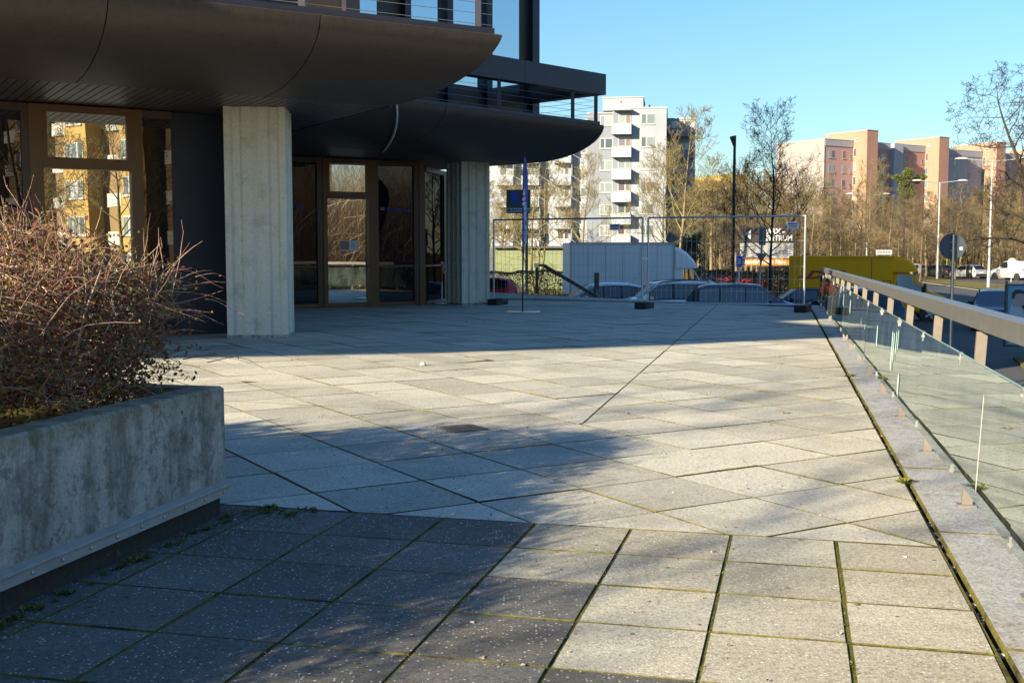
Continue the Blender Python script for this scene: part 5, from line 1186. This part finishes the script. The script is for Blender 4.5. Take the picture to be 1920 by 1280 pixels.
VAR['slim'] = make_tree(11, 10, 2.2, .16, .70, 4, (8, 6, 6, 4), up=.45, minr=.012)
VAR['park'] = make_tree(23, 11, 2.6, .20, .95, 4, (7, 6, 6, 5), up=.3, minr=.010)
VAR['multi'] = make_tree(37, 9, 1.8, .13, .8, 4, (4, 5, 6, 5), stems=4, up=.35, minr=.013)
VAR['wood'] = make_tree(41, 13, 4.5, .22, .75, 4, (6, 6, 7, 6), up=.35, minr=.013)
VAR['wood2'] = make_tree(59, 12, 3.0, .18, .85, 4, (6, 7, 7, 6), up=.3, minr=.013)
VAR['street'] = make_tree(67, 8.2, 2.3, .085, .88, 4, (12, 7, 5, 4), up=.5, minr=.007, wig=.2)
VAR['edge'] = make_tree(71, 12, 3.2, .26, 1.05, 4, (8, 7, 6, 5), up=-.15, minr=.012, wig=.42)
for k in VAR:
    for m_ in VAR[k]:
        for pp in m_.polygons: pp.use_smooth = True
def tree(kind, x, y, label, h=1.0, rz=0., m=('bark_olive', 'twig_olive'), z=None, group='bare trees', name='bare_tree', sxy=1.0):
    t = thing(name, label, 'tree', (x, y, ZS if z is None else z), rz, group); t.scale = (h * sxy, h * sxy, h)
    for nm, me, mm in (('trunk', VAR[kind][0], m[0]), ('crown', VAR[kind][1], m[1])):
        key = me.name + '_' + mm; md = bpy.data.meshes.get(key)
        if md is None: md = me.copy(); md.name = key; md.materials.clear(); md.materials.append(M[mm])
        link(bpy.data.objects.new(nm, md), t)
    return t
def tx(px, Y): return (px - 960) / 2133 * Y * 1.0
tree('multi', tx(1003, 76), 76, 'mossy multi-stemmed bare tree in front of the green hut', .98, .7, ('bark_olive', 'twig_gold'), group='bare trees before the pale tower')
tree('slim', tx(1082, 88), 88, 'slender bare tree just right of the mossy multi-stemmed one', .95, 2.1, ('bark_olive', 'twig_gold'), group='bare trees before the pale tower')
tree('park', tx(940, 98), 98, 'bare tree partly hidden by the far fluted column', .85, 4.1, group='bare trees before the pale tower')
tree('slim', tx(1272, 76), 76, 'tall narrow bare tree in front of the pale tower right corner', 1.12, 1.0, ('bark_tan', 'twig_gold'), group='bare trees before the pale tower')
tree('slim', tx(1235, 92), 92, 'bare tree behind the white lorry cab, left of the tall narrow one', 1.05, 3.0, ('bark_tan', 'twig_gold'), group='bare trees before the pale tower')
tree('street', tx(1440, 46), 46, 'dark leafless street tree with straight leader right of the lamp post', 1.0, .5, ('bark_dark', 'twig_dark'), group='dark street trees')
tree('edge', 27.5, 60.5, 'big dark bare tree cut off by the right picture edge', 1.0, 2.6, ('bark_dark', 'twig_dark'), group='dark street trees')
R = random.Random(5); words = ['crooked', 'slender', 'tall', 'low', 'spreading', 'dense', 'thin', 'leaning', 'forked', 'twiggy']
row = [(1332, 118, 'wood', .86), (1352, 128, 'wood2', .86), (1398, 112, 'wood', .80), (1418, 132, 'wood2', .92), (1466, 120, 'wood2', .84), (1500, 108, 'wood', .74), (1530, 135, 'wood2', .82), (1558, 115, 'wood', .74), (1590, 132, 'wood2', .72), (1630, 118, 'slim', 1.12), (1648, 140, 'wood2', .72), (1665, 112, 'wood2', .64), (1690, 126, 'wood', .72), (1712, 140, 'wood2', .74), (1735, 118, 'wood', .62), (1752, 150, 'wood2', .82), (1775, 132, 'wood2', .70), (1800, 146, 'wood', .80), (1822, 135, 'multi', 1.15), (1842, 155, 'wood2', .90), (1868, 142, 'wood', .80), (1885, 128, 'multi', 1.0), (1908, 150, 'wood2', 1.0), (1930, 135, 'wood', .84), (1310, 140, 'wood2', .80), (1440, 145, 'wood2', .95), (1610, 150, 'wood', .82), (1372, 150, 'wood2', .98), (1960, 140, 'wood2', .9), (1482, 150, 'wood', .9)]
row += [(1322, 105, 'wood2', .70), (1345, 150, 'wood', .92), (1388, 100, 'wood2', .66), (1432, 108, 'wood', .72), (1455, 98, 'wood2', .62), (1515, 118, 'wood2', .78), (1545, 150, 'wood', .80), (1572, 105, 'wood2', .60), (1600, 112, 'wood2', .62), (1680, 150, 'wood2', .78), (1724, 108, 'wood2', .56), (1765, 122, 'wood2', .64), (1790, 118, 'wood2', .60), (1812, 120, 'wood2', .66), (1855, 126, 'wood2', .72), (1898, 138, 'wood2', .84), (1940, 122, 'wood2', .8), (1318, 96, 'wood2', .62), (1340, 100, 'wood', .62), (1362, 95, 'wood2', .66), (1405, 96, 'wood2', .62), (1425, 125, 'wood2', .9), (1472, 102, 'wood2', .66), (1490, 128, 'wood2', .84), (1522, 98, 'wood2', .6), (1380, 138, 'wood2', .96), (1400, 145, 'wood', .95)]
row.sort()
ordw = ['first', 'second', 'third', 'fourth', 'fifth', 'sixth', 'seventh', 'eighth', 'ninth', 'tenth', 'eleventh', 'twelfth', 'thirteenth', 'fourteenth']
zones = [(1385, 'of those left of the dark lamp post'), (1450, 'of those behind the leaning sign post'), (1540, 'of those behind the direction board'), (1640, 'of those over the van box'), (1720, 'of those over the van cab'), (1790, 'of those around the round sign'), (1850, 'of those between round sign and right twin lamp'), (1999, 'of those right of the right twin lamp')]
cnt = {}
for i, (px, Y, kd, h) in enumerate(row):
    zn = next(t for lim, t in zones if px < lim); cnt[zn] = cnt.get(zn, -1) + 1
    tree(kd, tx(px, Y), Y, 'bare woodland tree, %s from the left %s' % (ordw[cnt[zn]], zn), h, R.uniform(0, 6.28), (('bark_tan', 'twig_tan'), ('bark_olive', 'twig_olive'), ('bark_dark', 'twig_brown'), ('bark_tan', 'twig_olive'), ('bark_grey', 'twig_brown'))[i % 5], group='bare trees of the wood along the avenue', sxy=R.uniform(.9, 1.15))
# trees left behind the camera: mirrored in the glazing and casting dappled shade
VAR['shade'] = make_tree(83, 9, 2.6, .12, .9, 3, (6, 5, 4), up=.3, minr=.016)
tree('shade', -12.6, -3.6, 'bare tree behind the camera casting dappled shade', .86, 1.0, ('bark_grey', 'twig_tan'), 0, 'trees behind the camera')
tree('shade', -8.6, -4.0, 'thin young bare tree behind the camera casting streaky shade', .60, 2.4, ('bark_grey', 'twig_tan'), 0, 'trees behind the camera')
tree('park', 17.8, -14.5, 'bare tree mirrored in the office glazing', 1.0, 2.0, ('bark_olive', 'twig_olive'), None, 'trees mirrored in the glazing')
tree('wood2', 23.0, -21.0, 'twiggy bare tree mirrored in the office glazing', .8, 2.0, ('bark_olive', 'twig_olive'), None, 'trees mirrored in the glazing')
tree('slim', 33.0, -24.5, 'slender bare tree mirrored in the office glazing', 1.1, .3, ('bark_olive', 'twig_olive'), None, 'trees mirrored in the glazing')
for k, (px, Y, kd, h) in enumerate(((820, 105, 'wood2', .8), (846, 120, 'wood', .8), (868, 110, 'park', .8), (900, 130, 'wood2', .9), (925, 115, 'slim', 1.0))):
    tree(kd, tx(px, Y), Y, 'bare tree glimpsed beside the far fluted column, %s from the left' % ordw[k], h, k * 1.3, group='bare trees beyond the entrance')
# evergreen shrubs
M['evergreen'] = island('evergreen_needles', [(0, (.045, .06, .03)), (.5, (.09, .115, .06)), (1, (.16, .18, .10))], .7, .2)
M['pine'] = island('pine_needles', [(0, (.035, .055, .012)), (.5, (.09, .12, .025)), (1, (.17, .19, .05))], .7, .2)
def leafcloud(n, pts, s0, s1, seed, flatness=1.0):
    R_ = random.Random(seed); mb = MB()
    for _ in range(n):
        c, r = R_.choice(pts); d = rvec(R_); p = Vector(c) + Vector((d.x * r[0], d.y * r[1], d.z * r[2])) * (R_.random() ** .45)
        a = rvec(R_); b = a.orthogonal().normalized(); b = Matrix.Rotation(R_.uniform(0, 6.28), 3, a) @ b; cc = a.cross(b); s_ = R_.uniform(s0, s1)
        mb.add([p - b * s_, p + cc * s_ * .4, p + b * s_, p - cc * s_ * .4], [(0, 1, 2, 3)])
    return mb
def shrub(label, px, Y, py, wpx, hpx, m, n, seed, s0=.05, s1=.13, cat='shrub', group=None):
    c = at(px, py, Y); k = Y / 2133; W_, H_ = wpx * k / 2, hpx * k / 2; R_ = random.Random(seed)
    t = thing('evergreen_shrub', label, cat, (c.x, Y, ZS), 0, group); z0 = c.z - ZS
    pts = [((R_.gauss(0, W_ * .45), R_.gauss(0, W_ * .3), z0 + R_.uniform(-1, .8) * H_), (W_ * R_.uniform(.25, .5),) * 2 + (H_ * R_.uniform(.2, .4),)) for _ in range(16)]
    obj('foliage', leafcloud(n, pts, s0, s1, seed), M[m], t); obj('trunk', MB().tube([(0, 0, 0), (.05, 0, z0)], [.12, .05], 7), M['bark_grey'], t)
shrub('grey green juniper shrub right of the white lorry cab', 1293, 72, 474, 46, 78, 'evergreen', 4200, 3, .04, .10)
shrub('green pine crown showing above the wood in front of the pink block', 1706, 150, 345, 50, 56, 'pine', 8000, 4, .06, .14, 'tree')
shrub('low green shrub beside the far parked cars', 1775, 138, 494, 34, 24, 'pine', 2200, 6, .06, .16)
sb2 = thing('evergreen_shrub', 'dense evergreen shrub left of the planter whose shadow darkens the slabs', 'shrub', (-6.6, 3.3, 0))
R_ = random.Random(21); pts_ = [((R_.gauss(0, .6), R_.gauss(0, .6), R_.uniform(.3, 2.1)), (.6, .6, .5)) for _ in range(16)]
obj('foliage', leafcloud(9000, pts_, .05, .11, 22), M['evergreen'], sb2); obj('trunk', MB().tube([(0, 0, 0), (.05, 0, 1.4)], [.09, .05], 7), M['bark_grey'], sb2)
# clipped beech hedges with brown leaves
M['beech'] = island('brown_beech_leaf', [(0, (.16, .075, .03)), (.4, (.30, .16, .07)), (.75, (.22, .17, .06)), (1, (.40, .27, .15))], .8, .25)
M['hedge_core'] = flat('hedge_shadow_core', (.05, .035, .02), .95)
def hedge(label, a, b, w_, h, n, seed):
    a, b = Vector(a), Vector(b); d = b - a; L = d.length; t = thing('beech_hedge', label, 'hedge', (a.x, a.y, ZS), atan2(d.y, d.x), 'clipped brown hedges'); R_ = random.Random(seed); mb, tw_ = MB(), MB()
    for _ in range(n):
        q = R_.random(); x = R_.uniform(0, L); y = R_.uniform(-w_ / 2, w_ / 2); z = R_.uniform(.05, h)
        if q < .55: y = -w_ / 2 + abs(R_.gauss(0, .09))
        elif q < .85: z = h - abs(R_.gauss(0, .09))
        z += .06 * sin(x * 1.3) + .04 * sin(x * 4.1); p = Vector((x, y, z)); A = rvec(R_); B_ = A.orthogonal().normalized(); C_ = A.cross(B_); s_ = R_.uniform(.03, .07)
        mb.add([p - B_ * s_, p + C_ * s_ * .7, p + B_ * s_, p - C_ * s_ * .7], [(0, 1, 2, 3)])
    for _ in range(int(L * 22)):
        x = R_.uniform(0, L); y = R_.uniform(-w_ / 2, w_ / 2); tw_.tube([(x, y, 0), (x + R_.gauss(0, .1), y + R_.gauss(0, .08), h * .6), (x + R_.gauss(0, .15), y + R_.gauss(0, .1), h + R_.uniform(-.1, .18))], [.012, .008, .004], 3, False)
    obj('leaves', mb, M['beech'], t); obj('twigs', tw_, M['twig_tan'], t)
hedge('clipped brown beech hedge behind the red hatchback and stair rail', (-9, 70), (6.8, 68.2), 1.0, 1.75, 15000, 1)
hedge('clipped brown beech hedge behind the blue people carrier and lamp post', (11.0, 70), (18.6, 67.5), 1.1, 1.75, 13000, 2)
hedge('short far brown hedge below the direction board', (16.5, 77), (24.5, 76), 1.1, 1.9, 9000, 5)
# undergrowth of the wood: a mass of twigs nobody could count
def thicket(name, poly_pts, n, h0, h1, seed, m, lab, r=.010):
    R_ = random.Random(seed); mb = MB()
    for _ in range(n):
        (x0, y0), (x1, y1), wd_ = R_.choice(poly_pts); t_ = R_.random(); x = x0 + (x1 - x0) * t_ + R_.uniform(-wd_, wd_); y = y0 + (y1 - y0) * t_ + R_.uniform(-wd_, wd_); h = R_.uniform(h0, h1)
        p = Vector((x, y, ZS + R_.uniform(0, h * .4))); d = Vector((R_.gauss(0, .4), R_.gauss(0, .4), 1)); q = [p]
        for k in range(4): d = (d.normalized() + rvec(R_) * .45); p = p + d.normalized() * h * .2; q.append(p)
        mb.tube(q, [r, r * .9, r * .7, r * .5, r * .3], 3, False)
    return obj(name, mb, M[m], label=lab, cat='undergrowth', kind='stuff')
thicket('undergrowth', [((tx(1310, 140), 150), (tx(1560, 140), 160), 8), ((tx(1540, 150), 160), (tx(1950, 150), 168), 8)], 15000, 2.2, 7.0, 9, 'twig_tan', 'brown leafless undergrowth filling the wood behind the avenue', .022)
thicket('undergrowth', [((tx(1560, 165), 178), (tx(1950, 165), 185), 5)], 3500, 4, 8.0, 10, 'bark_grey', 'darker brown leafless undergrowth deep inside the wood', .05)
thicket('thicket', [((23.0, -4.5), (37, 14), 2.2)], 24000, 2.5, 9.5, 12, 'straw', 'tall brown thicket on the bank mirrored in the office doors', .010)
slab_of('bank_lawn', [(18, -3), (26, -9), (40, 14), (33, 18)], ZS - .1, ZS + .15, M['grass'])
